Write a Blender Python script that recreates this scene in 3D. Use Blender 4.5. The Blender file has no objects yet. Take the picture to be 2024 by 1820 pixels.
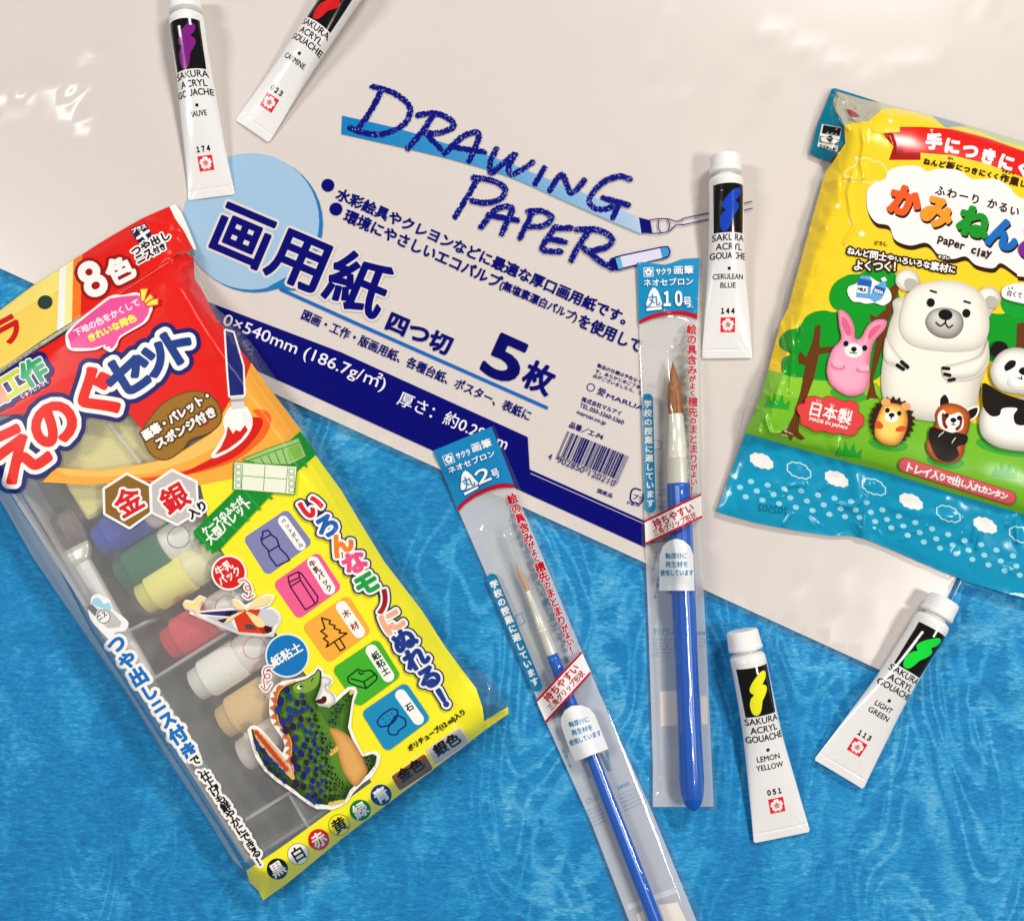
import bpy, math, random
import numpy as np
from mathutils import Vector

S = bpy.context.scene
COL = S.collection
RND = np.random.RandomState(7)

# ------------------------------------------------------------------ camera
PXM = 0.00028                  # metres on the table per reference unit at the middle of the view
FOC = 2000.0                   # focal length in reference units (view is 2024 x 1819 units)
DIST = FOC * PXM
TILT = math.radians(4.0)
CAM = np.array([0.0, -DIST * math.sin(TILT), DIST * math.cos(TILT)])
cam_data = bpy.data.cameras.new("camera")
cam_data.sensor_fit = 'HORIZONTAL'
cam_data.sensor_width = 36.0
cam_data.lens = 36.0 * FOC / 2024.0
cam_data.clip_start = 0.01
cam_data.clip_end = 50.0
cam = bpy.data.objects.new("camera", cam_data)
cam.location = CAM.tolist()
cam.rotation_euler = (TILT, 0, 0)
COL.objects.link(cam)
S.camera = cam

# ------------------------------------------------------------------ room light (indoor, ceiling lamps)
world = bpy.data.worlds.new("World")
S.world = world
world.use_nodes = True
bg = world.node_tree.nodes["Background"]
bg.inputs[0].default_value = (1.0, 0.96, 0.92, 1)
bg.inputs[1].default_value = 0.14


def lamp(name, loc, target, sx, sy, power, color):
    d = bpy.data.lights.new(name, 'AREA')
    d.shape = 'RECTANGLE'
    d.size = sx
    d.size_y = sy
    d.energy = power
    d.color = color
    o = bpy.data.objects.new(name, d)
    o.location = loc
    o.rotation_euler = (Vector(target) - Vector(loc)).to_track_quat('-Z', 'Y').to_euler()
    COL.objects.link(o)


lamp("ceiling_lamp", (-1.55, 0.45, 1.75), (0, 0, 0), 0.36, 0.62, 22, (1.0, 0.955, 0.905))
lamp("ceiling_lamp", (1.20, -0.35, 1.75), (0, 0, 0), 0.40, 0.30, 19, (1.0, 0.955, 0.905))
lamp("ceiling_lamp", (0.90, 1.65, 1.75), (0.1, 0, 0), 0.60, 0.25, 36, (1.0, 0.95, 0.87))

S.view_settings.view_transform = 'Standard'
S.view_settings.look = 'None'
S.view_settings.exposure = 0.0
S.view_settings.gamma = 1.0
S.view_settings.use_curve_mapping = False
S.cycles.use_denoising = True
S.cycles.max_bounces = 10
S.cycles.transparent_max_bounces = 40
S.cycles.caustics_reflective = False
S.cycles.caustics_refractive = False
S.cycles.sample_clamp_indirect = 4.0

_c, _s = math.cos(TILT), math.sin(TILT)


def P(D, z):
    """Reference-unit position D (N,2) on the horizontal plane at height z (N or scalar) -> world (N,3)."""
    D = np.asarray(D, float).reshape(-1, 2)
    z = np.broadcast_to(np.asarray(z, float), (len(D),))
    dx = (D[:, 0] - 1012.0) / FOC
    dy = -(D[:, 1] - 909.5) / FOC
    dz = -np.ones(len(D))
    wy = dy * _c - dz * _s
    wz = dy * _s + dz * _c
    t = (z - CAM[2]) / wz
    return np.stack([dx * t + CAM[0], wy * t + CAM[1], z], 1)


# ------------------------------------------------------------------ frames used when measuring the artwork
FR = {'D': (0, 0, 1.0)}
for _i in range(3):
    for _j in range(3):
        FR['%d%d' % (_i, _j)] = (674.45 * _i, 606.4 * _j, 0.3333)
FR.update({'A1': (1203.7, 497.2, .3233), 'A2': (1203.7, 1020.5, .3233), 'A3': (850.4, 830.8, .2623), 'A4': (981.3, 1242.9, .3171),
           'B1': (0, 392.5, .22647), 'B2': (0, 785.0, .22647), 'B3': (327.1, 1079.4, .22647), 'B4': (392.5, 1308.3, .19412)})
CUR = ['D']


def F(n):
    CUR[0] = n


def X(pts):
    ox, oy, s = FR[CUR[0]]
    return np.asarray(pts, float).reshape(-1, 2) * s + (ox, oy)


def K():
    return FR[CUR[0]][2]


# ------------------------------------------------------------------ materials
def lin(c):
    c = np.asarray(c, float) / 255.0
    return np.where(c <= 0.04045, c / 12.92, ((c + 0.055) / 1.055) ** 2.4)


MATS = {}
GAIN = 1.12


def new_mat(name):
    m = bpy.data.materials.new(name)
    m.use_nodes = True
    return m, m.node_tree.nodes, m.node_tree.links


def ink(rgb, rough=0.3, spec=0.5, gain=None):
    k = ('ink', tuple(rgb), rough, spec)
    if k not in MATS:
        m, n, l = new_mat('ink')
        b = n['Principled BSDF']
        c = np.clip(lin(rgb) * (gain or GAIN), 0.002, 0.92)
        b.inputs['Base Color'].default_value = (*c, 1)
        b.inputs['Roughness'].default_value = rough
        b.inputs['Specular IOR Level'].default_value = spec
        MATS[k] = m
    return MATS[k]


def surface_mat(name, rgb, rough=0.4, spec=0.5, bump=0.0, bscale=400.0, metal=0.0, sss=0.0, var=0.0, stretch=(1, 1, 1)):
    """Principled with fine noise in colour and bump so that no surface is perfectly uniform."""
    m, n, l = new_mat(name)
    b = n['Principled BSDF']
    c = np.clip(lin(rgb) * GAIN, 0.004, 0.86)
    b.inputs['Base Color'].default_value = (*c, 1)
    b.inputs['Roughness'].default_value = rough
    b.inputs['Specular IOR Level'].default_value = spec
    b.inputs['Metallic'].default_value = metal
    if sss:
        b.inputs['Subsurface Weight'].default_value = sss
        b.inputs['Subsurface Radius'].default_value = (.003, .003, .003)
        b.inputs['Subsurface Scale'].default_value = 1.0
    if bump or var:
        tc = n.new('ShaderNodeTexCoord')
        mp = n.new('ShaderNodeMapping')
        mp.inputs['Scale'].default_value = stretch
        l.new(tc.outputs['Object'], mp.inputs['Vector'])
        no = n.new('ShaderNodeTexNoise')
        no.inputs['Scale'].default_value = bscale
        no.inputs['Detail'].default_value = 4
        l.new(mp.outputs['Vector'], no.inputs['Vector'])
        if bump:
            bp = n.new('ShaderNodeBump')
            bp.inputs['Strength'].default_value = bump
            bp.inputs['Distance'].default_value = 0.0005
            l.new(no.outputs['Fac'], bp.inputs['Height'])
            l.new(bp.outputs['Normal'], b.inputs['Normal'])
        if var:
            mx = n.new('ShaderNodeMix')
            mx.data_type = 'RGBA'
            mx.inputs[6].default_value = (*(c * (1 - var)), 1)
            mx.inputs[7].default_value = (*np.clip(c * (1 + var), 0, .9), 1)
            l.new(no.outputs['Fac'], mx.inputs[0])
            l.new(mx.outputs[2], b.inputs['Base Color'])
    return m


def film_mat(name, milk=0.0, milk_rgb=(235, 235, 235), rough=0.06, refl=1.0, ior=1.5):
    """Thin clear packaging film: lets light through, mirrors by Fresnel, optionally milky."""
    k = ('film', name)
    if k in MATS:
        return MATS[k]
    m, n, l = new_mat(name)
    n.remove(n['Principled BSDF'])
    out = n['Material Output']
    tr = n.new('ShaderNodeBsdfTransparent')
    base = tr.outputs[0]
    if milk > 0:
        df = n.new('ShaderNodeBsdfDiffuse')
        df.inputs[0].default_value = (*np.clip(lin(milk_rgb) * GAIN, 0, .88), 1)
        tl = n.new('ShaderNodeBsdfTranslucent')
        tl.inputs[0].default_value = df.inputs[0].default_value
        m0 = n.new('ShaderNodeMixShader')
        m0.inputs[0].default_value = 0.35
        l.new(df.outputs[0], m0.inputs[1])
        l.new(tl.outputs[0], m0.inputs[2])
        m1 = n.new('ShaderNodeMixShader')
        m1.inputs[0].default_value = milk
        l.new(tr.outputs[0], m1.inputs[1])
        l.new(m0.outputs[0], m1.inputs[2])
        base = m1.outputs[0]
    gl = n.new('ShaderNodeBsdfGlossy')
    gl.inputs['Roughness'].default_value = rough
    fr = n.new('ShaderNodeFresnel')
    fr.inputs[0].default_value = ior
    geo = n.new('ShaderNodeNewGeometry')
    mu = n.new('ShaderNodeMath')
    mu.operation = 'MULTIPLY'
    mu.inputs[1].default_value = refl
    inv = n.new('ShaderNodeMath')          # only the outer face mirrors
    inv.operation = 'SUBTRACT'
    inv.inputs[0].default_value = 1.0
    l.new(geo.outputs['Backfacing'], inv.inputs[1])
    mu2 = n.new('ShaderNodeMath')
    mu2.operation = 'MULTIPLY'
    l.new(fr.outputs[0], mu.inputs[0])
    l.new(mu.outputs[0], mu2.inputs[0])
    l.new(inv.outputs[0], mu2.inputs[1])
    mx = n.new('ShaderNodeMixShader')
    l.new(mu2.outputs[0], mx.inputs[0])
    l.new(base, mx.inputs[1])
    l.new(gl.outputs[0], mx.inputs[2])
    l.new(mx.outputs[0], out.inputs[0])
    MATS[k] = m
    return m


# ------------------------------------------------------------------ flat artwork: signed distance -> polygons
CASES = {1: ['a', 'ab', 'da'], 2: ['b', 'bc', 'ab'], 3: ['a', 'b', 'bc', 'da'], 4: ['c', 'cd', 'bc'],
         5: ['a', 'ab', 'bc', 'c', 'cd', 'da'], 6: ['b', 'c', 'cd', 'ab'], 7: ['a', 'b', 'c', 'cd', 'da'], 8: ['d', 'da', 'cd'],
         9: ['a', 'ab', 'cd', 'd'], 10: ['b', 'bc', 'cd', 'd', 'da', 'ab'], 11: ['a', 'b', 'bc', 'cd', 'd'],
         12: ['c', 'd', 'da', 'bc'], 13: ['a', 'ab', 'bc', 'c', 'd'], 14: ['b', 'c', 'd', 'da', 'ab']}


def sdf(closed, opened, r, xs, ys):
    g = xs[1] - xs[0]
    nx, ny = len(xs), len(ys)
    x0, y0 = xs[0], ys[0]
    R = abs(r) + 1.7 * g
    dist = np.full((ny, nx), R * R)
    wind = np.zeros((ny, nx + 1), np.int32)

    def seg(ax, ay, bx, by):
        i0 = max(0, int((min(ax, bx) - R - x0) / g)); i1 = min(nx, int((max(ax, bx) + R - x0) / g) + 2)
        j0 = max(0, int((min(ay, by) - R - y0) / g)); j1 = min(ny, int((max(ay, by) + R - y0) / g) + 2)
        if i1 <= i0 or j1 <= j0:
            return
        px = xs[i0:i1][None, :] - ax
        py = ys[j0:j1][:, None] - ay
        dx, dy = bx - ax, by - ay
        q = dx * dx + dy * dy
        if q < 1e-12:
            d2 = px * px + py * py
        else:
            t = np.clip((px * dx + py * dy) / q, 0, 1)
            d2 = (px - t * dx) ** 2 + (py - t * dy) ** 2
        w = dist[j0:j1, i0:i1]
        np.minimum(w, d2, out=w)

    def longseg(ax, ay, bx, by):
        n = max(1, int(max(abs(bx - ax), abs(by - ay)) / (R * 4 + 24 * g)))
        for k in range(n):
            t0, t1 = k / n, (k + 1) / n
            seg(ax + (bx - ax) * t0, ay + (by - ay) * t0, ax + (bx - ax) * t1, ay + (by - ay) * t1)

    for c in closed:
        m = len(c)
        for k in range(m):
            ax, ay = c[k]
            bx, by = c[(k + 1) % m]
            longseg(ax, ay, bx, by)
            if ay != by:
                s = 1
                if ay > by:
                    ax, ay, bx, by, s = bx, by, ax, ay, -1
                ja = max(0, math.ceil((ay - y0) / g)); jb = min(ny - 1, math.ceil((by - y0) / g) - 1)
                if jb >= ja:
                    rows = np.arange(ja, jb + 1)
                    xc = ax + (ys[rows] - ay) / (by - ay) * (bx - ax)
                    cols = np.clip(np.ceil((xc - x0) / g).astype(int), 0, nx)
                    np.add.at(wind, (rows, cols), s)
    for c in opened:
        if len(c) == 1:
            longseg(c[0][0], c[0][1], c[0][0], c[0][1])
        for k in range(len(c) - 1):
            longseg(c[k][0], c[k][1], c[k + 1][0], c[k + 1][1])
    inside = np.cumsum(wind, 1)[:, :nx] != 0
    d = np.sqrt(dist)
    return np.where(inside, -d, d) - r


def polys_of(phi, xs, ys, maxblock):
    g = xs[1] - xs[0]
    ins = phi < 0
    A, B, C, Dd = phi[:-1, :-1], phi[:-1, 1:], phi[1:, 1:], phi[1:, :-1]
    code = ins[:-1, :-1] * 1 + ins[:-1, 1:] * 2 + ins[1:, 1:] * 4 + ins[1:, :-1] * 8
    V, Fs, base = [], [], 0
    for cs, toks in CASES.items():
        jj, ii = np.nonzero(code == cs)
        if len(jj) == 0:
            continue
        a, b, c, d = A[jj, ii], B[jj, ii], C[jj, ii], Dd[jj, ii]
        X0, Y0 = xs[ii], ys[jj]
        pts = []
        for t in toks:
            if t == 'a': p = (X0, Y0)
            elif t == 'b': p = (X0 + g, Y0)
            elif t == 'c': p = (X0 + g, Y0 + g)
            elif t == 'd': p = (X0, Y0 + g)
            elif t == 'ab': p = (X0 + g * (a / (a - b)), Y0)
            elif t == 'bc': p = (X0 + g, Y0 + g * (b / (b - c)))
            elif t == 'cd': p = (X0 + g * (d / (d - c)), Y0 + g)
            else: p = (X0, Y0 + g * (a / (a - d)))
            pts.append(np.stack(p, 1))
        k = len(toks)
        arr = np.stack(pts, 1)[:, ::-1].reshape(-1, 2)
        V.append(arr)
        Fs.append(np.arange(len(arr)).reshape(-1, k) + base)
        base += len(arr)
    full = code == 15
    ny, nx = full.shape
    bs = maxblock
    ny2, nx2 = -(-ny // bs) * bs, -(-nx // bs) * bs
    fp = np.zeros((ny2, nx2), bool)
    fp[:ny, :nx] = full
    while bs >= 1:
        blk = fp.reshape(ny2 // bs, bs, nx2 // bs, bs).all(axis=(1, 3))
        jj, ii = np.nonzero(blk)
        if len(jj):
            X0, Y0 = xs[0] + ii * bs * g, ys[0] + jj * bs * g
            w = bs * g
            arr = np.stack([np.stack([X0, Y0 + w], 1), np.stack([X0 + w, Y0 + w], 1), np.stack([X0 + w, Y0], 1), np.stack([X0, Y0], 1)], 1).reshape(-1, 2)
            V.append(arr)
            Fs.append(np.arange(len(arr)).reshape(-1, 4) + base)
            base += len(arr)
            fp &= ~np.repeat(np.repeat(blk, bs, 0), bs, 1)
        bs //= 2
    if not V:
        return np.zeros((0, 2)), []
    return np.concatenate(V), Fs


_TC = {}


def text_curves(s):
    if s in _TC:
        return _TC[s]
    cu = bpy.data.curves.new("lettering", 'FONT')
    cu.body = s
    ob = bpy.data.objects.new("lettering", cu)
    COL.objects.link(ob)
    dg = bpy.context.evaluated_depsgraph_get()
    c = ob.to_curve(dg)
    out = []
    for sp in c.splines:
        bp = sp.bezier_points
        n = len(bp)
        co = np.array([p.co[:2] for p in bp]); hl = np.array([p.handle_left[:2] for p in bp]); hr = np.array([p.handle_right[:2] for p in bp])
        pts = []
        for k in range(n):
            p0, p1, p2, p3 = co[k], hr[k], hl[(k + 1) % n], co[(k + 1) % n]
            straight = abs(np.cross(p1 - p0, p3 - p0)) < 1e-5 and abs(np.cross(p2 - p0, p3 - p0)) < 1e-5
            for t in ((0,) if straight else (0, .25, .5, .75)):
                pts.append((1 - t) ** 3 * p0 + 3 * (1 - t) ** 2 * t * p1 + 3 * (1 - t) * t * t * p2 + t ** 3 * p3)
        out.append(np.array(pts))
    ob.to_curve_clear()
    bpy.data.objects.remove(ob)
    bpy.data.curves.remove(cu)
    _TC[s] = out
    return out


def catmull(pts, closed=False, n=6):
    p = np.asarray(pts, float)
    m = len(p)
    if m < 3:
        return p
    out = []
    rng = range(m) if closed else range(m - 1)
    for i in rng:
        if closed:
            a, b, c, d = p[(i - 1) % m], p[i], p[(i + 1) % m], p[(i + 2) % m]
        else:
            a, b, c, d = p[max(i - 1, 0)], p[i], p[i + 1], p[min(i + 2, m - 1)]
        for k in range(n):
            t = k / n
            out.append(.5 * ((2 * b) + (c - a) * t + (2 * a - 5 * b + 4 * c - d) * t * t + (3 * b - a - 3 * c + d) * t ** 3))
    if not closed:
        out.append(p[-1])
    return np.array(out)


class Art:
    """Printed artwork of one surface: a list of flat shapes, each one level above what it covers."""

    def __init__(self, rough=0.3, g=0.5, block=8, spec=0.22):
        self.items = []
        self.rough, self.g, self.block, self.spec = rough, g, block, spec
        self.lev = {}
        self.clip = None

    def mat(self, c):
        return c if isinstance(c, bpy.types.Material) else ink(c, self.rough, self.spec)

    def raw(self, color, closed, opened=(), r=0.0, g=None, rough=0.0, seed=0, level=None):
        g = g or self.g
        allp = np.concatenate([np.asarray(c, float).reshape(-1, 2) for c in list(closed) + list(opened)])
        lo, hi = allp.min(0) - max(r, 0) - 2 * g, allp.max(0) + max(r, 0) + 2 * g
        lo = np.floor(lo / g) * g
        nx, ny = int((hi[0] - lo[0]) / g) + 3, int((hi[1] - lo[1]) / g) + 3
        xs, ys = lo[0] + np.arange(nx) * g, lo[1] + np.arange(ny) * g
        phi = sdf([np.asarray(c, float) for c in closed], [np.asarray(c, float) for c in opened], r, xs, ys)
        if rough:
            rs = np.random.RandomState(seed)
            nz = rs.randn(ny, nx)
            for _ in range(2):
                nz = (nz + np.roll(nz, 1, 0) + np.roll(nz, 1, 1) + np.roll(nz, -1, 0) + np.roll(nz, -1, 1)) / 5
            phi = np.where(phi < 1.2 * g, phi + rough * nz / nz.std(), phi)
        if self.clip is not None:
            ph2 = sdf([self.clip], [], 0.0, xs, ys)
            phi = np.maximum(phi, ph2)
        phi = np.where(np.abs(phi) < 1e-6, 1e-6, phi)
        V, Fs = polys_of(phi, xs, ys, self.block)
        if len(V) == 0:
            return
        if level is None:
            cells = set()
            q = np.unique(np.floor(np.concatenate([V, V + 4, V - 4]) / 8).astype(int), axis=0)
            cells = [tuple(t) for t in q]
            level = 1 + max((self.lev.get(t, 0) for t in cells), default=0)
            for t in cells:
                self.lev[t] = level
        else:
            for t in set(map(tuple, np.unique(np.floor(np.concatenate([V, V + 4, V - 4]) / 8).astype(int), axis=0))):
                self.lev[t] = max(level, self.lev.get(t, 0))
        self.items.append((self.mat(color), V, Fs, level))
        return level

    # --- authoring helpers, in the current frame
    def fill(self, color, pts, smooth=False, grow=0.0, g=None, outline=None):
        p = X(pts)
        if smooth:
            p = catmull(p, True)
        if outline:
            for oc, rr in outline:
                self.raw(oc, [p], r=rr * K(), g=g)
        self.raw(color, [p], r=grow * K(), g=g)

    def soft(self, dark, light, pts, depth, n=6, shift=(0, 0), smooth=True):
        """a printed picture of a rounded clay shape: tones from its rim to its middle"""
        p = X(pts)
        if smooth:
            p = catmull(p, True)
        d, l = np.array(dark, float), np.array(light, float)
        base = self.raw(tuple(int(v) for v in d), [p])
        for k in range(1, n + 1):
            f = k / n
            c = d + (l - d) * (1 - (1 - f) ** 1.6)
            self.raw(tuple(int(v) for v in c), [p + np.array(shift) * K() * f], r=-depth * K() * f ** 1.3, level=base + .28 * k)

    def line(self, color, pts, width, smooth=False, closed=False, rough=0, seed=0, g=None):
        p = X(pts)
        if smooth:
            p = catmull(p, closed)
        if closed:
            p = np.concatenate([p, p[:1]])
        self.raw(color, [], [p], r=width * K() / 2, rough=rough, seed=seed, g=g)

    def lines(self, color, plist, width, smooth=False, rough=0, seed=0, outline=None):
        ps = [catmull(X(p)) if smooth else X(p) for p in plist]
        if outline:
            for oc, rr in outline:
                self.raw(oc, [], ps, r=width * K() / 2 + rr * K())
        self.raw(color, [], ps, r=width * K() / 2, rough=rough, seed=seed)

    def oval(self, color, c, rx, ry=None, rot=0.0, outline=None, n=40):
        ry = rx if ry is None else ry
        t = np.arange(n) / n * 2 * np.pi
        a = math.radians(rot)
        e = np.stack([c[0] + rx * np.cos(t) * math.cos(a) - ry * np.sin(t) * math.sin(a), c[1] + rx * np.cos(t) * math.sin(a) + ry * np.sin(t) * math.cos(a)], 1)
        self.fill(color, e, outline=outline)

    def rrect(self, color, quad, rad, outline=None):
        """rounded quad: the quad shrunk by rad and grown again"""
        q = np.asarray(quad, float)
        c = q.mean(0)
        out = []
        for k in range(4):
            a, b, d = q[k], q[(k + 1) % 4], q[(k - 1) % 4]
            u = (b - a) / np.linalg.norm(b - a); v = (d - a) / np.linalg.norm(d - a)
            out.append(a + (u + v) * rad)
        p = X(out)
        for oc, rr in (outline or []):
            self.raw(oc, [p], r=(rad + rr) * K())
        self.raw(color, [p], r=rad * K())

    def _glyphs(self, s, p0, p1, h, flip=False, shear=0.0):
        cs = text_curves(s)
        a = np.concatenate(cs)
        lo, hi = a.min(0), a.max(0)
        d = p1 - p0
        L = np.linalg.norm(d)
        d = d / L
        up = np.array([d[1], -d[0]])
        out = []
        for c in cs:
            u = (c[:, 0] - lo[0]) / max(hi[0] - lo[0], 1e-6)
            v = (c[:, 1] - lo[1]) / max(hi[1] - lo[1], 1e-6)
            if flip:
                u = 1 - u
            out.append(p0 + np.outer(u * L + v * h * shear, d) + np.outer(v * h, up))
        return out

    def text(self, color, s, p0, p1, h, bold=0.0, outline=(), flip=False, shear=0.0, g=None):
        """lower-left and lower-right of the inked box, and its height"""
        q = X([p0, p1])
        gl = self._glyphs(s, q[0], q[1], h * K(), flip, shear)
        for oc, rr in outline:
            self.raw(oc, gl, r=(bold + rr) * K(), g=g)
        self.raw(color, gl, r=bold * K(), g=g)

    def chars(self, colors, s, p0, p1, size, rot, bold=0.0, outline=(), bend=0.0, wide=1.0):
        """single characters with their middles spaced from p0 to p1, each turned by rot degrees"""
        n = len(s)
        q = X([p0, p1])
        sz = size if isinstance(size, (list, tuple)) else [size] * n
        cum = np.cumsum([0] + [(sz[i] + sz[i + 1]) / 2 for i in range(n - 1)])
        tt = cum / cum[-1] if n > 1 else np.array([0.5])
        groups = []
        d = q[1] - q[0]
        nrm = np.array([-d[1], d[0]])
        for i, ch in enumerate(s):
            if ch in ' 　':
                groups.append([])
                continue
            a = math.radians(rot[i] if isinstance(rot, (list, tuple)) else rot)
            e = np.array([math.cos(a), math.sin(a)]); up = np.array([math.sin(a), -math.cos(a)])
            c = q[0] + d * tt[i] + nrm * bend * (4 * tt[i] * (1 - tt[i]))
            k = sz[i] * K()
            adv = 1.0 if ord(ch) > 0x2000 else None
            cs = text_curves(ch)
            al = np.concatenate(cs)
            cx = 0.5 if adv else (al[:, 0].min() + al[:, 0].max()) / 2
            cy = 0.38 if adv else (al[:, 1].min() + al[:, 1].max()) / 2
            groups.append([c + np.outer((g_[:, 0] - cx) * k * wide, e) + np.outer((g_[:, 1] - cy) * k, up) for g_ in cs])
        allg = [g_ for gr in groups for g_ in gr]
        for oc, rr in outline:
            self.raw(oc, allg, r=(bold + rr) * K())
        if isinstance(colors, list):
            for gr, cc in zip(groups, colors):
                if gr:
                    self.raw(cc, gr, r=bold * K())
        else:
            self.raw(colors, allg, r=bold * K())

    def build(self, name, parent, mapper, dz=2.5e-5, extra=None, tags=None):
        Vs, Ns, faces, mi, mats, base = [], [], [], [], [], 0
        for m, V, Fs, lev in self.items:
            if m not in mats:
                mats.append(m)
            Vs.append(mapper.xyz(V, lev * dz))
            Ns.append(mapper.nrm(V))
            for f in Fs:
                faces.append(f + base)
                mi.append(np.full(len(f), mats.index(m)))
            base += len(V)
        for m, V, N, f in (extra or []):
            if m not in mats:
                mats.append(m)
            Vs.append(V); Ns.append(N)
            faces.append(f + base)
            mi.append(np.full(len(f), mats.index(m)))
            base += len(V)
        return mesh_object(name, np.concatenate(Vs), faces, mi, mats, parent, np.concatenate(Ns))


def mesh_object(name, V, faces, mi, mats, parent=None, normals=None, smooth=True):
    me = bpy.data.meshes.new(name)
    loops = np.concatenate([f.reshape(-1) for f in faces])
    sizes = np.concatenate([np.full(len(f), f.shape[1]) for f in faces])
    starts = np.concatenate([[0], np.cumsum(sizes)[:-1]])
    me.vertices.add(len(V)); me.loops.add(len(loops)); me.polygons.add(len(sizes))
    me.vertices.foreach_set('co', np.ascontiguousarray(V, np.float32).reshape(-1))
    me.loops.foreach_set('vertex_index', loops.astype(np.int32))
    me.polygons.foreach_set('loop_start', starts.astype(np.int32))
    me.polygons.foreach_set('loop_total', sizes.astype(np.int32))
    for m in mats:
        me.materials.append(m)
    me.polygons.foreach_set('material_index', np.concatenate(mi).astype(np.int32))
    me.polygons.foreach_set('use_smooth', np.full(len(sizes), smooth))
    me.update(calc_edges=True)
    if normals is not None:
        me.normals_split_custom_set_from_vertices(normals.astype(np.float32))
    ob = bpy.data.objects.new(name, me)
    COL.objects.link(ob)
    if parent is not None:
        ob.parent = parent
        if parent.location.length > 0 or parent.rotation_euler.z:
            ob.matrix_parent_inverse = parent.matrix_basis.inverted()
    return ob


# ------------------------------------------------------------------ height fields (surfaces of bags, paper, cloth)
def blur(a, s):
    if s <= 0:
        return a
    p = int(4 * s)
    b = np.pad(a, p, mode='edge')
    fy = np.fft.fftfreq(b.shape[0])[:, None]; fx = np.fft.rfftfreq(b.shape[1])[None, :]
    k = np.exp(-2 * (np.pi * s) ** 2 * (fx * fx + fy * fy))
    return np.fft.irfft2(np.fft.rfft2(b) * k, b.shape)[p:-p, p:-p]


class HGrid:
    def __init__(self, x0, y0, x1, y1, step=1.5):
        self.x0, self.y0, self.st = x0, y0, step
        self.xs = np.arange(x0, x1 + step, step); self.ys = np.arange(y0, y1 + step, step)
        self.h = np.zeros((len(self.ys), len(self.xs)))
        self.gx, self.gy = np.meshgrid(self.xs, self.ys)
        self.n = None

    def mask(self, poly):
        return sdf([np.asarray(poly, float)], [], 0.0, self.xs, self.ys) < 0

    def signed(self, poly, R):
        """signed distance, clipped at R"""
        old = sdf([np.asarray(poly, float)], [], 0.0, self.xs, self.ys)
        pl = np.concatenate([poly, poly[:1]])
        d = sdf([], [pl], R, self.xs, self.ys) + R
        return np.where(old < 0, -d, d)

    def dline(self, pts, R):
        return sdf([], [np.asarray(pts, float)], R, self.xs, self.ys) + R

    def noise(self, s, seed, aniso=None, ang=0.0):
        r = np.random.RandomState(seed)
        a = r.randn(*self.h.shape)
        if aniso:
            p = int(4 * s)
            fy = np.fft.fftfreq(a.shape[0])[:, None]; fx = np.fft.rfftfreq(a.shape[1])[None, :]
            c, q = math.cos(ang), math.sin(ang)
            u, v = fx * c + fy * q, -fx * q + fy * c
            k = np.exp(-2 * np.pi ** 2 * ((s * aniso * u) ** 2 + (s * v) ** 2))
            a = np.fft.irfft2(np.fft.rfft2(a) * k, a.shape)
        else:
            a = blur(a, s)
        return a / a.std()

    def crease(self, pts, width, amp):
        """a fine ridge (amp>0) or groove along a line given in reference units"""
        d = self.dline(pts, width * 3.2)
        self.h += amp * np.exp(-(d / width) ** 2)

    def done(self, lo=None):
        if lo is not None:
            self.h = np.maximum(self.h, lo)
        W = P(np.stack([self.gx.ravel(), self.gy.ravel()], 1), self.h.ravel()).reshape(*self.h.shape, 3)
        dx = np.gradient(W, axis=1); dy = np.gradient(W, axis=0)
        n = np.cross(dy, dx)
        n /= np.linalg.norm(n, axis=2, keepdims=True)
        n *= np.sign(n[..., 2:3] + 1e-9)
        self.n = n
        return self

    def _s(self, a, V):
        fx = np.clip((V[:, 0] - self.x0) / self.st, 0, a.shape[1] - 1.001); fy = np.clip((V[:, 1] - self.y0) / self.st, 0, a.shape[0] - 1.001)
        i, j = fx.astype(int), fy.astype(int)
        u, v = fx - i, fy - j
        if a.ndim == 3:
            u, v = u[:, None], v[:, None]
        return (a[j, i] * (1 - u) + a[j, i + 1] * u) * (1 - v) + (a[j + 1, i] * (1 - u) + a[j + 1, i + 1] * u) * v

    def z(self, V):
        return self._s(self.h, np.asarray(V, float).reshape(-1, 2))

    def xyz(self, V, lift):
        return P(V, self.z(V) + lift)

    def nrm(self, V):
        n = self._s(self.n, V)
        return n / np.linalg.norm(n, axis=1, keepdims=True)


class Shifted:
    """the same surface a little higher or lower"""
    def __init__(self, hg, dz):
        self.hg, self.dz = hg, dz

    def xyz(self, V, lift):
        return self.hg.xyz(V, lift + self.dz)

    def nrm(self, V):
        return self.hg.nrm(V)


class Flat:
    def __init__(self, z):
        self.zz = z

    def xyz(self, V, lift):
        return P(V, self.zz + lift)

    def nrm(self, V):
        return np.tile([0, 0, 1.0], (len(V), 1))


def resample(poly, step):
    p = np.asarray(poly, float)
    out = []
    for k in range(len(p)):
        a, b = p[k], p[(k + 1) % len(p)]
        n = max(1, int(np.linalg.norm(b - a) / step))
        for i in range(n):
            out.append(a + (b - a) * i / n)
    return np.array(out)


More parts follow.
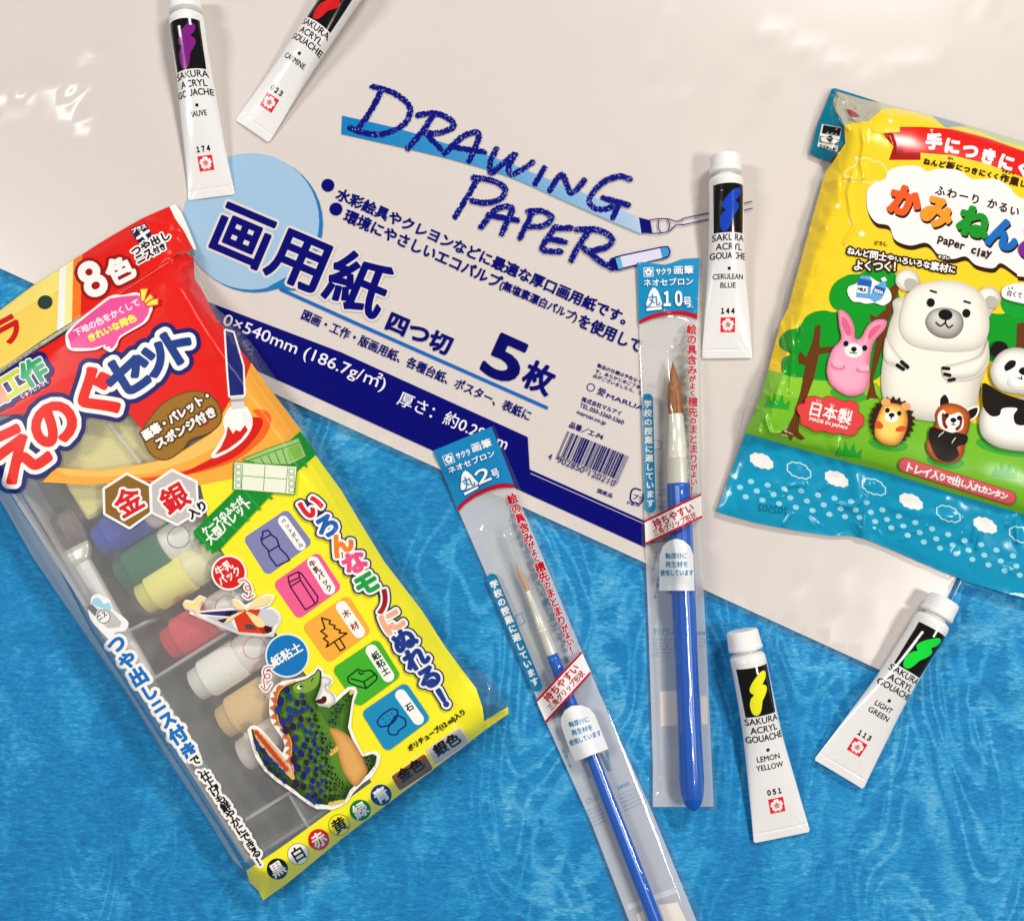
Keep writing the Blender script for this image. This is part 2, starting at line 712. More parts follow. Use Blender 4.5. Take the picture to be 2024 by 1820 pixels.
def skirt(mat, poly, hg, z0, step=4.0, lift=0.0):
    """wall from the outline of a surface straight down to height z0"""
    p = resample(poly, step)
    top = hg.xyz(p, lift)
    bot = top.copy()
    bot[:, 2] = np.minimum(top[:, 2] - 1e-5, z0)
    n = len(p)
    t = np.roll(top, -1, 0) - np.roll(top, 1, 0)
    N = np.stack([-t[:, 1], t[:, 0], 0 * t[:, 0]], 1)
    N /= np.linalg.norm(N, axis=1, keepdims=True) + 1e-12
    c = top.mean(0)
    if np.sum((top - c)[:, :2] * N[:, :2]) < 0:
        N = -N
    i = np.arange(n)
    j = (i + 1) % n
    f = np.stack([i, j, j + n, i + n], 1)
    f2 = f if np.dot(np.cross(top[1] - top[0], [0, 0, -1]), N[0]) > 0 else f[:, ::-1]
    return (mat, np.concatenate([top, bot]), np.concatenate([N, N]), f2)


# ------------------------------------------------------------------ things
def tag(o, label, cat, group=None):
    o['label'] = label
    o['category'] = cat
    if group:
        o['group'] = group
    return o


def thing(name, loc, label, cat, group=None):
    o = bpy.data.objects.new(name, None)
    o.empty_display_size = 0.01
    o.location = loc
    COL.objects.link(o)
    return tag(o, label, cat, group)


def local(ob, parent):
    """parent a mesh that was built in world coordinates"""
    ob.parent = parent
    ob.matrix_parent_inverse = parent.matrix_basis.inverted()


def loft(name, rings, mat, parent=None, cap0=True, cap1=True, flat=False):
    """rings: list of (n,3) loops"""
    n = len(rings[0])
    V = np.concatenate(rings)
    quads = []
    for r in range(len(rings) - 1):
        i = np.arange(n); j = (i + 1) % n
        quads.append(np.stack([r * n + i, r * n + j, (r + 1) * n + j, (r + 1) * n + i], 1))
    faces = [np.concatenate(quads)]
    if cap0:
        faces.append(np.arange(n)[None, ::-1])
    if cap1:
        faces.append((np.arange(n) + (len(rings) - 1) * n)[None, :])
    mi = [np.zeros(len(f)) for f in faces]
    return mesh_object(name, V, faces, mi, [mat], parent, smooth=not flat)


def circle(c, ax, ry, rz, n=48, up=(0, 0, 1), pw=2.0):
    """loop round axis ax (unit, horizontal): half width ry sideways, rz upwards; pw>2 squares it"""
    ax = np.asarray(ax, float); up = np.asarray(up, float)
    sd = np.cross(up, ax)
    sd /= np.linalg.norm(sd)
    t = np.arange(n) / n * 2 * np.pi
    cx, sx = np.cos(t), np.sin(t)
    e = 2.0 / pw
    u = np.sign(cx) * np.abs(cx) ** e * ry; v = np.sign(sx) * np.abs(sx) ** e * rz
    return np.asarray(c, float) + np.outer(u, sd) + np.outer(v, up)

# ================================================================== cloth on the table
def build_cloth():
    n = 260
    xs = np.linspace(-.75, .75, n); ys = np.linspace(-.7, .7, n)
    gx, gy = np.meshgrid(xs, ys)
    r = np.random.RandomState(3)
    h = -0.0006 * (1 + blur(r.randn(n, n), 9) / 0.03)
    h = np.minimum(h, 0)
    # two soft fold lines pressed into the cloth
    for y0, sl, x1, x2 in ((-.110, .03, -.75, -.17), (-.123, .02, .16, .75)):
        d = gy - (y0 + sl * (gx - x1) + .0025 * np.sin(gx * 40))
        m = 1 / (1 + np.exp(-(gx - x1) / .01)) / (1 + np.exp((gx - x2) / .03))
        h += m * (0.0022 * np.exp(-(d / .006) ** 2) - 0.0016 * np.exp(-((d + .009) / .006) ** 2))
    d = gx - (-.012 + .05 * (gy + .35))
    h += -.0008 * np.exp(-(d / .004) ** 2) * (gy < -.18)
    h = np.minimum(h, 0.0012) - 0.0012
    V = np.stack([gx.ravel(), gy.ravel(), h.ravel()], 1)
    i, j = np.meshgrid(np.arange(n - 1), np.arange(n - 1))
    a = (j * n + i).ravel()
    f = np.stack([a, a + 1, a + n + 1, a + n], 1)
    m, nd, l = new_mat("blue_moire_cloth")
    b = nd['Principled BSDF']
    b.inputs['Roughness'].default_value = 0.75
    b.inputs['Specular IOR Level'].default_value = 0.25
    b.inputs['Sheen Weight'].default_value = 0.15
    tc = nd.new('ShaderNodeTexCoord')

    def noise(scale, st=(1, 1, 1), det=3, rough=.55, dist=0.0, rot=0.0):
        mp = nd.new('ShaderNodeMapping')
        mp.inputs['Scale'].default_value = st
        mp.inputs['Rotation'].default_value = (0, 0, rot)
        l.new(tc.outputs['Object'], mp.inputs['Vector'])
        no = nd.new('ShaderNodeTexNoise')
        no.inputs['Scale'].default_value = scale
        no.inputs['Detail'].default_value = det
        no.inputs['Roughness'].default_value = rough
        no.inputs['Distortion'].default_value = dist
        l.new(mp.outputs['Vector'], no.inputs['Vector'])
        return no.outputs['Fac']

    def math_(op, a, b2, clamp=False):
        q = nd.new('ShaderNodeMath')
        q.operation = op
        q.use_clamp = clamp
        for k, v in enumerate((a, b2)):
            if v is None:
                continue
            if isinstance(v, (int, float)):
                q.inputs[k].default_value = v
            else:
                l.new(v, q.inputs[k])
        return q.outputs[0]

    def rng(v, a, b2, c, d2):
        q = nd.new('ShaderNodeMapRange')
        q.interpolation_type = 'SMOOTHSTEP'
        l.new(v, q.inputs[0])
        for k, t in enumerate((a, b2, c, d2)):
            q.inputs[k + 1].default_value = t
        return q.outputs[0]

    fuzz = noise(330, (.45, 1.6, 1), 3, .75)
    weave = noise(1100, (.32, 1.5, 1), 2, .8)
    big = noise(9, (1, .55, 1), 4, .55, .6)

    def grain(scale, st, lines, seed, jag):
        n0 = noise(scale, st, 2.2, .45, .35, seed)
        ph = math_('ADD', math_('MULTIPLY', n0, lines), math_('MULTIPLY', math_('SUBTRACT', fuzz, .5), jag))
        return rng(math_('SINE', ph, None), .25, 1.0, 0, 1)

    g1 = grain(8, (1.35, .66, 1), 150, .03, 3.6)
    g2 = grain(13, (1.4, .55, 1), 80, -.05, 3.4)
    mask = rng(noise(5.5, (1, .7, 1), 3), .40, .62, .15, 1)
    patch = rng(math_('ADD', noise(22, (1.2, .8, 1), 4, .6, .4), math_('MULTIPLY', math_('SUBTRACT', fuzz, .5), .10)), .50, .60, 0, 1)
    tot = math_('MULTIPLY', math_('MAXIMUM', g1, math_('MULTIPLY', g2, .8)), mask)
    tot = math_('MULTIPLY', tot, .27)
    tot = math_('ADD', tot, math_('MULTIPLY', patch, .13))
    tot = math_('ADD', tot, math_('MULTIPLY', math_('SUBTRACT', big, .5), .34))
    tot = math_('ADD', tot, math_('MULTIPLY', math_('SUBTRACT', fuzz, .5), .80))
    tot = math_('ADD', tot, math_('MULTIPLY', math_('SUBTRACT', weave, .5), .85))
    tot = math_('ADD', tot, .42, True)
    ramp = nd.new('ShaderNodeValToRGB')
    e = ramp.color_ramp.elements
    e[0].position, e[1].position = 0.10, 0.95
    e[0].color = (*lin((12, 92, 148)) * 1.12, 1)
    e[1].color = (*lin((104, 172, 208)) * 1.12, 1)
    for pos, c in ((.34, (12, 112, 170)), (.55, (22, 130, 188)), (.74, (54, 152, 200))):
        q = ramp.color_ramp.elements.new(pos)
        q.color = (*lin(c) * 1.12, 1)
    l.new(tot, ramp.inputs[0])
    l.new(ramp.outputs[0], b.inputs['Base Color'])
    bp = nd.new('ShaderNodeBump')
    bp.inputs['Strength'].default_value = .35
    bp.inputs['Distance'].default_value = .0004
    l.new(math_('ADD', weave, fuzz), bp.inputs['Height'])
    l.new(bp.outputs['Normal'], b.inputs['Normal'])
    o = mesh_object("cloth", V, [f], [np.zeros(len(f))], [m])
    o['kind'] = 'structure'
    o['label'] = "blue moire cloth lying under all the art supplies"


build_cloth()


# ================================================================== pack of drawing paper
def build_paper_pack():
    root = thing("drawing_paper_pack", P([(1000, 500)], 0)[0].tolist(), "large clear pack of white drawing paper with navy lettering lying on the blue cloth", "drawing paper")
    sheet = [(-333, 378.6), (1796, 1349), (2377, 75), (248, -895)]
    hg = HGrid(-380, -920, 2420, 1420, 4.0)
    hg.h = 0.0024 + 0.0005 * hg.noise(60, 5) + 0.00018 * hg.noise(22, 6)
    hg.done(0.0009)
    white = surface_mat("drawing_paper", (206, 199, 195), rough=0.8, spec=.2, bump=.15, bscale=1500, var=.015)
    a = Art(g=4.0, block=4)
    a.raw(white, [np.array(sheet, float)])
    a.build("paper_sheets", root, hg, extra=[skirt(white, sheet, hg, 0.0)])

    # the clear bag round it
    fg = HGrid(-150, -160, 2180, 1420, 2.0)
    fg.h = hg.z(np.stack([fg.gx.ravel(), fg.gy.ravel()], 1)).reshape(fg.h.shape) + 0.0004
    fg.h += 0.00006 * fg.noise(26, 11) + .00001 * fg.noise(9, 12)
    fg.crease([(-60, 205), (0, 190), (60, 158), (120, 150), (165, 172), (196, 198), (186, 232)], 13, .0004)
    # a loose billow of the bag, tilted towards the lamp on the left
    blob = catmull(np.array([(-60, 205), (20, 160), (100, 130), (175, 150), (212, 190), (200, 246), (160, 226), (120, 196), (70, 192), (20, 208), (-60, 250)], float), True)
    mk = blur(fg.mask(blob).astype(float), 6)
    X_, Y_ = (fg.gx - 85) * PXM, -(fg.gy - 185) * PXM
    sl = .120 * X_ + .150 * Y_ + .0006 * fg.noise(15, 61) + .00010 * fg.noise(5, 62) + .0014
    fg.h += blur(mk * (sl - .0042 * np.floor(sl / .0042)), 2.2)
    blob = catmull(np.array([(146, 116), (178, 98), (220, 80), (200, 108), (160, 120)], float), True)
    mk = blur(fg.mask(blob).astype(float), 3.5)
    fg.h += mk * (.120 * (fg.gx - 180) * PXM - .150 * (fg.gy - 102) * PXM + .0012)
    fg.crease([(-40, 222), (40, 180), (95, 172), (150, 196)], 7, -.0006)
    fg.crease([(150, 112), (190, 104), (214, 84)], 6, .0005)
    fg.crease([(-20, 60), (120, 30), (260, 26)], 9, .0003)
    r = np.random.RandomState(29)
    for k in range(46):
        c = np.array([r.rand() * 2000, r.rand() * 1100])
        if (c[0] < 1290 and 330 < c[1]) or c[1] > 500 + .46 * c[0]:
            continue
        th = r.rand() * math.pi
        d_ = np.array([math.cos(th), math.sin(th)]) * (20 + 70 * r.rand())
        n_ = np.array([-d_[1], d_[0]]) * .2 * r.randn()
        fg.crease([c - d_, c + n_, c + d_], 3.5 + 7 * r.rand(), (.00012 + .00025 * r.rand()) * (1 if r.rand() > .3 else -1))
    for pts in ([(1600, 1100), (1560, 1200), (1530, 1262)], [(1680, 1120), (1650, 1200), (1625, 1290)], [(1730, 1180), (1712, 1230)], [(1420, 1100), (1470, 1150), (1500, 1190)]):
        fg.crease(pts, 9, .00018)
    fg.crease([(600, 120), (900, 90), (1300, 20)], 30, .0004)
    fg.crease([(1500, 60), (1700, 160), (1850, 120)], 24, .0004)
    out = sheet_out = np.array([(-140, 464), (300, 666), (420, 728), (560, 800), (700, 866), (800, 905), (960, 985), (1100, 1046), (1200, 1088), (1330, 1148), (1500, 1228), (1640, 1290), (1792, 1362), (1902, 1146), (2150, 600), (2150, -130), (-140, -130)], float)
    dd = fg.signed(np.array(sheet, float), 40)
    wav = .0011 * (1 + .6 * fg.noise(18, 14))
    fg.h = np.where((dd > 0) & (fg.gx > 330), np.maximum(fg.h * np.exp(-np.clip(dd, 0, 40) / 6), np.clip(wav, .0004, .003) * np.clip((fg.gx - 250) / 200, .12, 1)), fg.h)
    fg.h = blur(fg.h, 1.2)
    fg.done(0.00012)
    film = film_mat("paper_bag_film", milk=0.02, rough=0.26, refl=1.15)
    a = Art(rough=.22)
    a.raw(film, [out], g=4.0, level=0)
    navy, mid, deep = (4, 8, 106), (22, 92, 176), (4, 4, 96)
    paper_ink = (209, 203, 199)
    # pale disc with its darker rim
    F('00')
    a.oval((36, 112, 172), (1510, 1328), 406)
    a.oval((150, 184, 212), (1488, 1312), 405)
    a.fill((36, 112, 172), [(1590, 1700), (1700, 1640), (1700, 1690), (1760, 1722), (1690, 1720)])
    F('D')
    a.line((28, 96, 176), [(556, 572), (700, 637), (1080, 805)], 7)
    # navy band along the foot of the label
    a.fill(navy, [(400, 592), (675, 696), (1043, 863), (1047, 927), (1340, 1058), (1340, 1111), (675, 808), (400, 683)])
    a.line(paper_ink, [(1049, 935), (1340, 1064)], 1.2)
    # crayon lettering over a brush stroke
    F('10')
    top = [(5, 685), (350, 765), (620, 850), (900, 930), (1200, 1050), (1500, 1170), (1768, 1290)]
    bot = [(0, 795), (350, 872), (700, 958), (1000, 1050), (1300, 1180), (1600, 1312), (1778, 1385)]
    tt, bb = catmull(top, n=5), catmull(bot, n=5)
    n = len(tt)
    for k in range(n - 1):
        f = k / (n - 2)
        c = tuple(np.array((22, 118, 178)) * (1 - f) + np.array((168, 190, 216)) * f) if f > .5 else tuple(np.array((18, 118, 180)) * (1 - f * .8) + np.array((168, 190, 216)) * f * .8)
        a.fill(tuple(int(q) for q in c), [tt[k], tt[k + 1] + (1.5, .6), bb[k + 1] + (1.5, .6), bb[k]])
    L = [[(240, 530), (180, 650), (95, 770)], [(185, 512), (300, 545), (400, 622), (398, 700), (345, 755), (230, 798), (110, 780), (52, 757)],
         [(540, 690), (480, 780), (395, 880)], [(456, 682), (560, 672), (655, 715), (655, 760), (560, 790), (500, 785)], [(510, 800), (590, 885)],
         [(612, 912), (720, 810), (815, 788), (792, 880), (758, 955)], [(650, 870), (850, 902)],
         [(922, 882), (884, 960), (890, 1022), (960, 970), (1030, 915), (992, 990), (1012, 1034), (1080, 1000), (1135, 960)],
         [(1205, 995), (1150, 1090)], [(1238, 1128), (1310, 1035), (1362, 1145), (1442, 1068)],
         [(1712, 1060), (1640, 1045), (1540, 1090), (1472, 1180), (1500, 1232), (1570, 1240), (1640, 1205)], [(1552, 1172), (1700, 1214)], [(1650, 1205), (1610, 1290)],
         [(812, 1058), (740, 1180), (675, 1285)], [(785, 1052), (900, 1070), (972, 1120), (940, 1180), (850, 1202), (778, 1190)],
         [(830, 1345), (920, 1240), (1012, 1230), (985, 1310), (952, 1385)], [(870, 1275), (1045, 1305)],
         [(1136, 1255), (1060, 1410)], [(1108, 1252), (1200, 1252), (1248, 1290), (1200, 1338), (1112, 1340)],
         [(1275, 1345), (1215, 1420), (1196, 1480), (1300, 1490)], [(1262, 1352), (1360, 1350)], [(1240, 1415), (1330, 1435)],
         [(1462, 1380), (1400, 1470), (1365, 1545)], [(1396, 1360), (1520, 1362), (1606, 1410), (1580, 1460), (1470, 1488), (1440, 1470)], [(1462, 1485), (1540, 1550), (1610, 1590)]]
    for k, p in enumerate(L):
        a.line((12, 18, 120), p, 34, smooth=True, rough=1.15, seed=k, g=.7)
    rs = np.random.RandomState(5)
    specks = []
    for p in L:
        q = catmull(p)
        for _ in range(int(len(q) * .9)):
            c = q[rs.randint(len(q))] + rs.randn(2) * 7
            specks.append([c, c + rs.randn(2) * 4])
    a.lines((150, 165, 205), specks, 3.0)
    # small paint brush and crayon drawings
    a.fill(navy, [(1765, 1288), (1832, 1305), (1845, 1382), (1780, 1380)])
    a.lines(navy, [[(1832, 1303), (1890, 1296), (1942, 1298), (1985, 1312), (2024, 1302)], [(1840, 1384), (1905, 1380), (1950, 1366), (1985, 1335), (2024, 1330)], [(1885, 1300), (1880, 1345), (1895, 1378)], [(1935, 1300), (1948, 1335), (1940, 1362)]], 6, smooth=True)
    a.fill(navy, [(1585, 1560), (1610, 1530), (1650, 1520), (1670, 1590), (1620, 1600)], True)
    a.fill((96, 165, 205), [(1625, 1527), (1655, 1518), (1672, 1588), (1645, 1596)])
    a.fill((206, 206, 226), [(1655, 1518), (1890, 1470), (1905, 1530), (1672, 1588)])
    a.fill((60, 140, 195), [(1890, 1470), (1935, 1462), (1950, 1500), (1940, 1522), (1905, 1530)])
    a.lines(navy, [[(1600, 1535), (1660, 1515), (1900, 1465), (1938, 1462), (1950, 1490), (1942, 1520), (1900, 1534), (1670, 1590)]], 8)
    F('20')
    a.lines(navy, [[(0, 1296), (160, 1260), (412, 1194)], [(0, 1334), (150, 1300), (415, 1234)]], 6)
    # headings
    F('D')
    a.text(navy, "画用紙", (412, 493), (741, 633), 108, bold=3.2, outline=[(paper_ink, 4.5)])
    a.oval(navy, (648, 366), 12.8)
    a.text(navy, "水彩絵具やクレヨンなどに最適な厚口画用紙です。", (662, 393), (1233, 642), 25, bold=.95)
    a.oval(navy, (664, 413), 12.8)
    a.text(navy, "環境にやさしいエコパルプ", (677, 436), (985, 571), 26, bold=.95)
    a.text(navy, "(無塩素漂白パルプ)", (985, 572), (1135, 639), 22, bold=.6)
    a.text(navy, "を使用して", (1140, 644), (1261, 697), 27, bold=.95)
    a.text(navy, "四つ切", (761, 650), (882, 702), 37, bold=1.9)
    a.text(navy, "図画・工作・版画用紙、各種台紙、ポスター、表紙に", (594, 630), (1044, 832), 21.5, bold=.55)
    a.text(deep, "5", (950, 732), (1012, 760), 82, bold=4.0)
    a.text(navy, "枚", (1028, 760), (1080, 783), 56, bold=2.0)
    a.text((225, 225, 232), "0×540mm (186.7g/㎡)", (436, 647), (755, 777), 36, bold=.25)
    a.text((225, 225, 232), "厚さ：約0.29mm", (783, 798), (998, 890), 29, bold=.25)
    F('11')
    for s, p, q, h in (("製品の仕様は予告なく、変更", (1515, 355), (1860, 488), 24), ("す。あらかじめご了承くださ", (1505, 388), (1850, 518), 24), ("点がございましたら、下記へ", (1490, 415), (1830, 545), 24)):
        a.text(navy, s, p, q, h, bold=.6)
    a.line(navy, np.array([(1480 + 22 * math.cos(t), 476 + 22 * math.sin(t)) for t in np.linspace(0, 6.3, 30)]), 5)
    a.text(navy, "愛", (1513, 515), (1558, 534), 46, bold=.5)
    a.text(navy, "MARUAI", (1570, 536), (1800, 620), 27, bold=.6)
    a.text(navy, "株式会社マルアイ", (1422, 558), (1655, 645), 30, bold=.8)
    a.text(navy, "TEL.050-3360-5360", (1411, 590), (1670, 697), 25, bold=.6)
    a.text(navy, "maruai.co.jp", (1392, 638), (1563, 706), 30, bold=.6)
    a.text(navy, "品番／エ-P4", (1349, 712), (1545, 790), 38, bold=1.0)
    # bar code
    Lc = "0001101 0011001 0010011 0111101 0100011 0110001 0101111 0111011 0110111 0001011".split()
    par = "LLLLLL LLGLGG LLGGLG LLGGGL LGLLGG LGGLLG LGGGLL LGLGLG LGLGGL LGGLGL".split()
    code = "4902850120210"
    bits = "101"
    for k in range(6):
        c = Lc[int(code[k + 1])]
        bits += c if par[int(code[0])][k] == 'L' else ''.join('10'[int(b)] for b in c)[::-1]
    bits += "01010"
    for k in range(6):
        bits += ''.join('10'[int(b)] for b in Lc[int(code[k + 7])])
    bits += "101"
    pA, pB = np.array((1342, 735.)), np.array((1706, 884.))
    dn = np.array((-72, 166.))
    k = 0
    while k < 95:
        if bits[k] == '1':
            e = k
            while e < 95 and bits[e] == '1':
                e += 1
            u0, u1 = pA + (pB - pA) * k / 95, pA + (pB - pA) * (e - .12) / 95
            ln = 1.0 if (k < 3 or k > 91 or 45 <= k <= 49) else .86
            a.fill(navy, [u0, u1, u1 + dn * ln, u0 + dn * ln], g=.35)
            k = e
        k += 1
    for s, p, q in (("4", (1222, 900), (1241, 908)), ("902850", (1276, 918), (1434, 985)), ("120210", (1462, 998), (1618, 1065))):
        a.text(navy, s, p, q, 38, bold=.25)
    a.text(navy, "国産品", (1516, 1098), (1604, 1132), 26, bold=.7)
    a.line(navy, [(1735, 1160), (1715, 1140), (1722, 1090), (1745, 1075), (1775, 1085)], 9, smooth=True)
    a.line(navy, [(1790, 1110), (1788, 1140), (1772, 1165), (1745, 1158)], 9, smooth=True)
    a.text(navy, "プラ", (1728, 1135), (1782, 1155), 32, bold=.6)
    a.text(navy, "外装:PP", (1690, 1165), (1768, 1188), 18, bold=.3)
    a.build("plastic_bag", root, fg)
    return hg


PAPER = build_paper_pack()


# ================================================================== paint tubes
def grid_normals(R):
    """R (rings, n, 3), closed round each ring"""
    du = np.roll(R, -1, 1) - np.roll(R, 1, 1)
    dv = np.gradient(R, axis=0)
    n = np.cross(du, dv)
    n /= np.linalg.norm(n, axis=2, keepdims=True) + 1e-12
    c = R.mean(1, keepdims=True)
    if np.sum((R - c) * n) < 0:
        n = -n
    return n


TUBE_W = surface_mat("tube_enamel", (243, 240, 234), rough=0.13, spec=.6)
CAP_W = surface_mat("cap_plastic", (246, 243, 236), rough=0.42, spec=.45, bump=.05, bscale=900)


class TubeMap:
    def __init__(self, O, ev, eu, L, seed=0, flare=50):
        self.fl = flare
        self.O, self.ev, self.eu, self.k, self.sd = O, ev, eu, L / 1000.0, seed

    def prof(self, v):
        s = np.clip((v - 200) / 800, 0, 1)
        w = 84 + self.fl * s ** 1.8
        h = 84 * (1 - s) ** 1.05 + 4.5
        h = h - 1.2 * np.exp(-((v - 957) / 3.5) ** 2)
        s2 = np.clip((v - 250) / 300, 0, 1)
        w = w + s2 * 1.6 * np.sin(v / 95.0 + self.sd * 2.1)
        h = h * (1 + s2 * .05 * np.sin(v / 120.0 + self.sd * 1.7))
        e = np.clip((v - 985) / 15, 0, 1)
        w = w - 8 * e * e
        return w, h

    def dent(self, u, v, w):
        """folds running up from the corners of the flattened end, and a shallow thumb dent"""
        up = np.clip((v - 880) / 60, 0, 1) * np.clip((1000 - v) / 30, 0, 1)
        d = np.abs(u) - (w - (1000 - v) * (.62 + .06 * self.sd) - 8)
        f = up * 1.5 * np.exp(-(d / 8.0) ** 2) * np.clip((w - np.abs(u)) / 14, 0, 1)
        c = 560 + 60 * self.sd
        g = 1.6 * np.exp(-((v - c) / 120) ** 2 - ((u - 30 * (-1) ** self.sd) / 45) ** 2)
        return f + g

    def loc(self, V):
        w, h = self.prof(V[:, 1])
        q = np.clip(1 - (V[:, 0] / w) ** 2, 0.001, 1)
        return np.stack([V[:, 0], V[:, 1], h + h * np.sqrt(q) - np.minimum(self.dent(V[:, 0], V[:, 1], w), h * np.sqrt(q) * .8)], 1)

    def world(self, p):
        return self.O + (p[:, 0:1] * self.eu + p[:, 1:2] * self.ev + p[:, 2:3] * np.array([0, 0, 1.0])) * self.k

    def nrm(self, V):
        e = 1.0
        a, b = self.loc(V + (e, 0)) - self.loc(V - (e, 0)), self.loc(V + (0, e)) - self.loc(V - (0, e))
        a, b = a[:, :1] * self.eu + a[:, 1:2] * self.ev + a[:, 2:] * np.array([0, 0, 1.0]), b[:, :1] * self.eu + b[:, 1:2] * self.ev + b[:, 2:] * np.array([0, 0, 1.0])
        n = np.cross(a, b)
        n /= np.linalg.norm(n, axis=1, keepdims=True)
        return n * np.sign(n[:, 2:3])

    def xyz(self, V, lift):
        return self.world(self.loc(V)) + self.nrm(V) * np.broadcast_to(np.asarray(lift, float).reshape(-1, 1), (len(V), 1))


def lemon(p):
    p = np.asarray(p, float).reshape(-1, 2) - (350, 95)
    a = np.array([242, 1230]) / 1253.6
    return np.stack([(p[:, 0] * a[1] - p[:, 1] * a[0]) / 1.2536, (p[:, 0] * a[0] + p[:, 1] * a[1]) / 1.2536], 1)


def flower(a, c, r, white, red, rot=0.0, F0=None):
    """five notched petals round a middle with fine stamens"""
    for k in range(5):
        t = math.radians(-90 + 72 * k) + rot
        e = np.array([math.cos(t), math.sin(t)]); s = np.array([-e[1], e[0]])
        c = np.asarray(c, float)
        a.fill(white, [c, c + e * r * .35 + s * r * .36, c + e * r * .78 + s * r * .42, c + e * r * 1.0 + s * r * .2, c + e * r * .86, c + e * r * 1.0 - s * r * .2, c + e * r * .78 - s * r * .42, c + e * r * .35 - s * r * .36])
    st = []
    for k in range(5):
        t = math.radians(-90 + 72 * k) + rot
        e = np.array([math.cos(t), math.sin(t)])
        st.append([c + e * r * .12, c + e * r * .42])
        t += math.radians(36)
        e = np.array([math.cos(t), math.sin(t)])
        st.append([c + e * r * .12, c + e * r * .3])
    a.lines(red, st, r * .07)
    for p in st:
        a.oval(red, p[1], r * .07, n=10)


def build_tube(capD, endD, rgb, names, number, label, zrest=0.0, seed=0, flare=50):
    zc = 0.0095
    A = P([capD], zc + zrest)[0]; B = P([endD], 0.001 + zrest)[0]
    A[2] = B[2] = zrest
    ev = B - A
    L = np.linalg.norm(ev)
    ev /= L
    eu = np.array([-ev[1], ev[0], 0])
    root = thing("paint_tube", ((A + B) / 2).tolist(), label, "paint tube", "white acrylic paint tubes")
    T = TubeMap(A, ev, eu, L, seed, flare)
    k = T.k
    # body
    vs = np.array([104, 106, 109, 113, 118, 124, 131, 138, 150] + list(range(170, 946, 8)) + [948, 951, 954, 957, 960, 963, 967, 972, 978, 985, 990, 995, 999, 1000])
    rings = []
    sh = {104: 48, 106: 57, 109: 66, 113: 73, 118: 78.5, 124: 82, 131: 83.7}
    for v in vs:
        w, h = T.prof(np.array([float(v)]))
        w, h = float(w[0]), float(h[0])
        zc0 = h
        if v in sh:
            zc0 = 84 + 4.5; w = h = sh[v]
        if v == 1000:
            h *= .5
        t = np.arange(72) / 72 * 2 * np.pi
        zz = zc0 + h * np.sin(t)
        if v > 150:
            dn = T.dent(w * np.cos(t), np.full(72, float(v)), w)
            zz = np.where(np.sin(t) > 0, zz - np.minimum(dn, h * np.sin(t) * .8), zz)
        loc = np.stack([w * np.cos(t), np.full(72, float(v)), zz], 1)
        rings.append(T.world(loc))
    R = np.stack(rings)
    N = grid_normals(R)
    m = len(R)
    i = np.arange(72); j = (i + 1) % 72
    f = np.concatenate([np.stack([r * 72 + i, r * 72 + j, (r + 1) * 72 + j, (r + 1) * 72 + i], 1) for r in range(m - 1)])
    a = Art(rough=.13, g=1.3, block=2, spec=.6)
    CUR[0] = 'D'
    white, black = (243, 240, 234), (14, 13, 13)
    a.fill(black, [(-73, 166), (73, 166), (71, 398), (-71, 398)])
    blob = lemon([(455, 332), (468, 345), (466, 375), (452, 400), (448, 410), (470, 420), (476, 442), (466, 475), (450, 510), (447, 545), (440, 580), (425, 596), (405, 596), (390, 575), (380, 540), (383, 500), (398, 475), (380, 462), (374, 440), (385, 405), (405, 372), (430, 342)])
    blob[:, 1] = 166 + (blob[:, 1] - 177) * .995
    a.fill(rgb, blob, smooth=True)
    a.text(black, "SAKURA", (-77, 436), (77, 436), 31, bold=.6)
    a.text(black, "ACRYL", (-61, 479), (66, 479), 31, bold=.6)
    a.text(black, "GOUACHE", (-86, 521), (86, 521), 31, bold=.6)
    a.fill(black, [(-4, 559), (11, 559), (11, 574), (-4, 574)])
    v = 618
    for s, w in names:
        a.text(black, s, (-w, v), (w, v), 26, bold=.7)
        v += 42
    a.text(black, ''.join(chr(ord(q) + 0xFEE0) for q in number), (-33, 783), (32, 783), 25, bold=1.9)
    red = (222, 30, 46)
    a.fill(red, [(-36, 802), (36, 802), (36, 874), (-36, 874)])
    flower(a, np.array([0.0, 837.0]), 31, white, red)
    a.text((240, 170, 165), "SAKURA", (-24, 872), (24, 872), 6)
    a.build("tube_body", root, T, dz=4.5e-5, extra=[(TUBE_W, R.reshape(-1, 3), N.reshape(-1, 3), f)])
    # neck and ribbed cap
    n = 192
    t = np.arange(n) / n * 2 * np.pi
    saw = np.cos(48 * t)

    def ring(v, r, rib=0.0):
        rr = r + rib * saw
        return T.world(np.stack([rr * np.cos(t), np.full(n, float(v)), 88.5 + rr * np.sin(t)], 1))

    prof = [(-1, 40, 0), (-1, 60, 0), (0, 66, 0), (2, 70, 0), (5, 72.5, .2), (8, 73.3, 1.1), (70, 76.5, 1.1), (74, 77.5, .2), (75, 79.5, 0), (77, 80.5, 0), (88, 80.5, 0), (91, 79.5, 0), (93, 76, 0), (93.5, 60, 0)]
    loft("cap", [ring(*q) for q in prof], CAP_W, root)
    loft("neck", [ring(v, r) for v, r in ((92, 52), (106, 52), (107, 50))], TUBE_W, root)
    return root


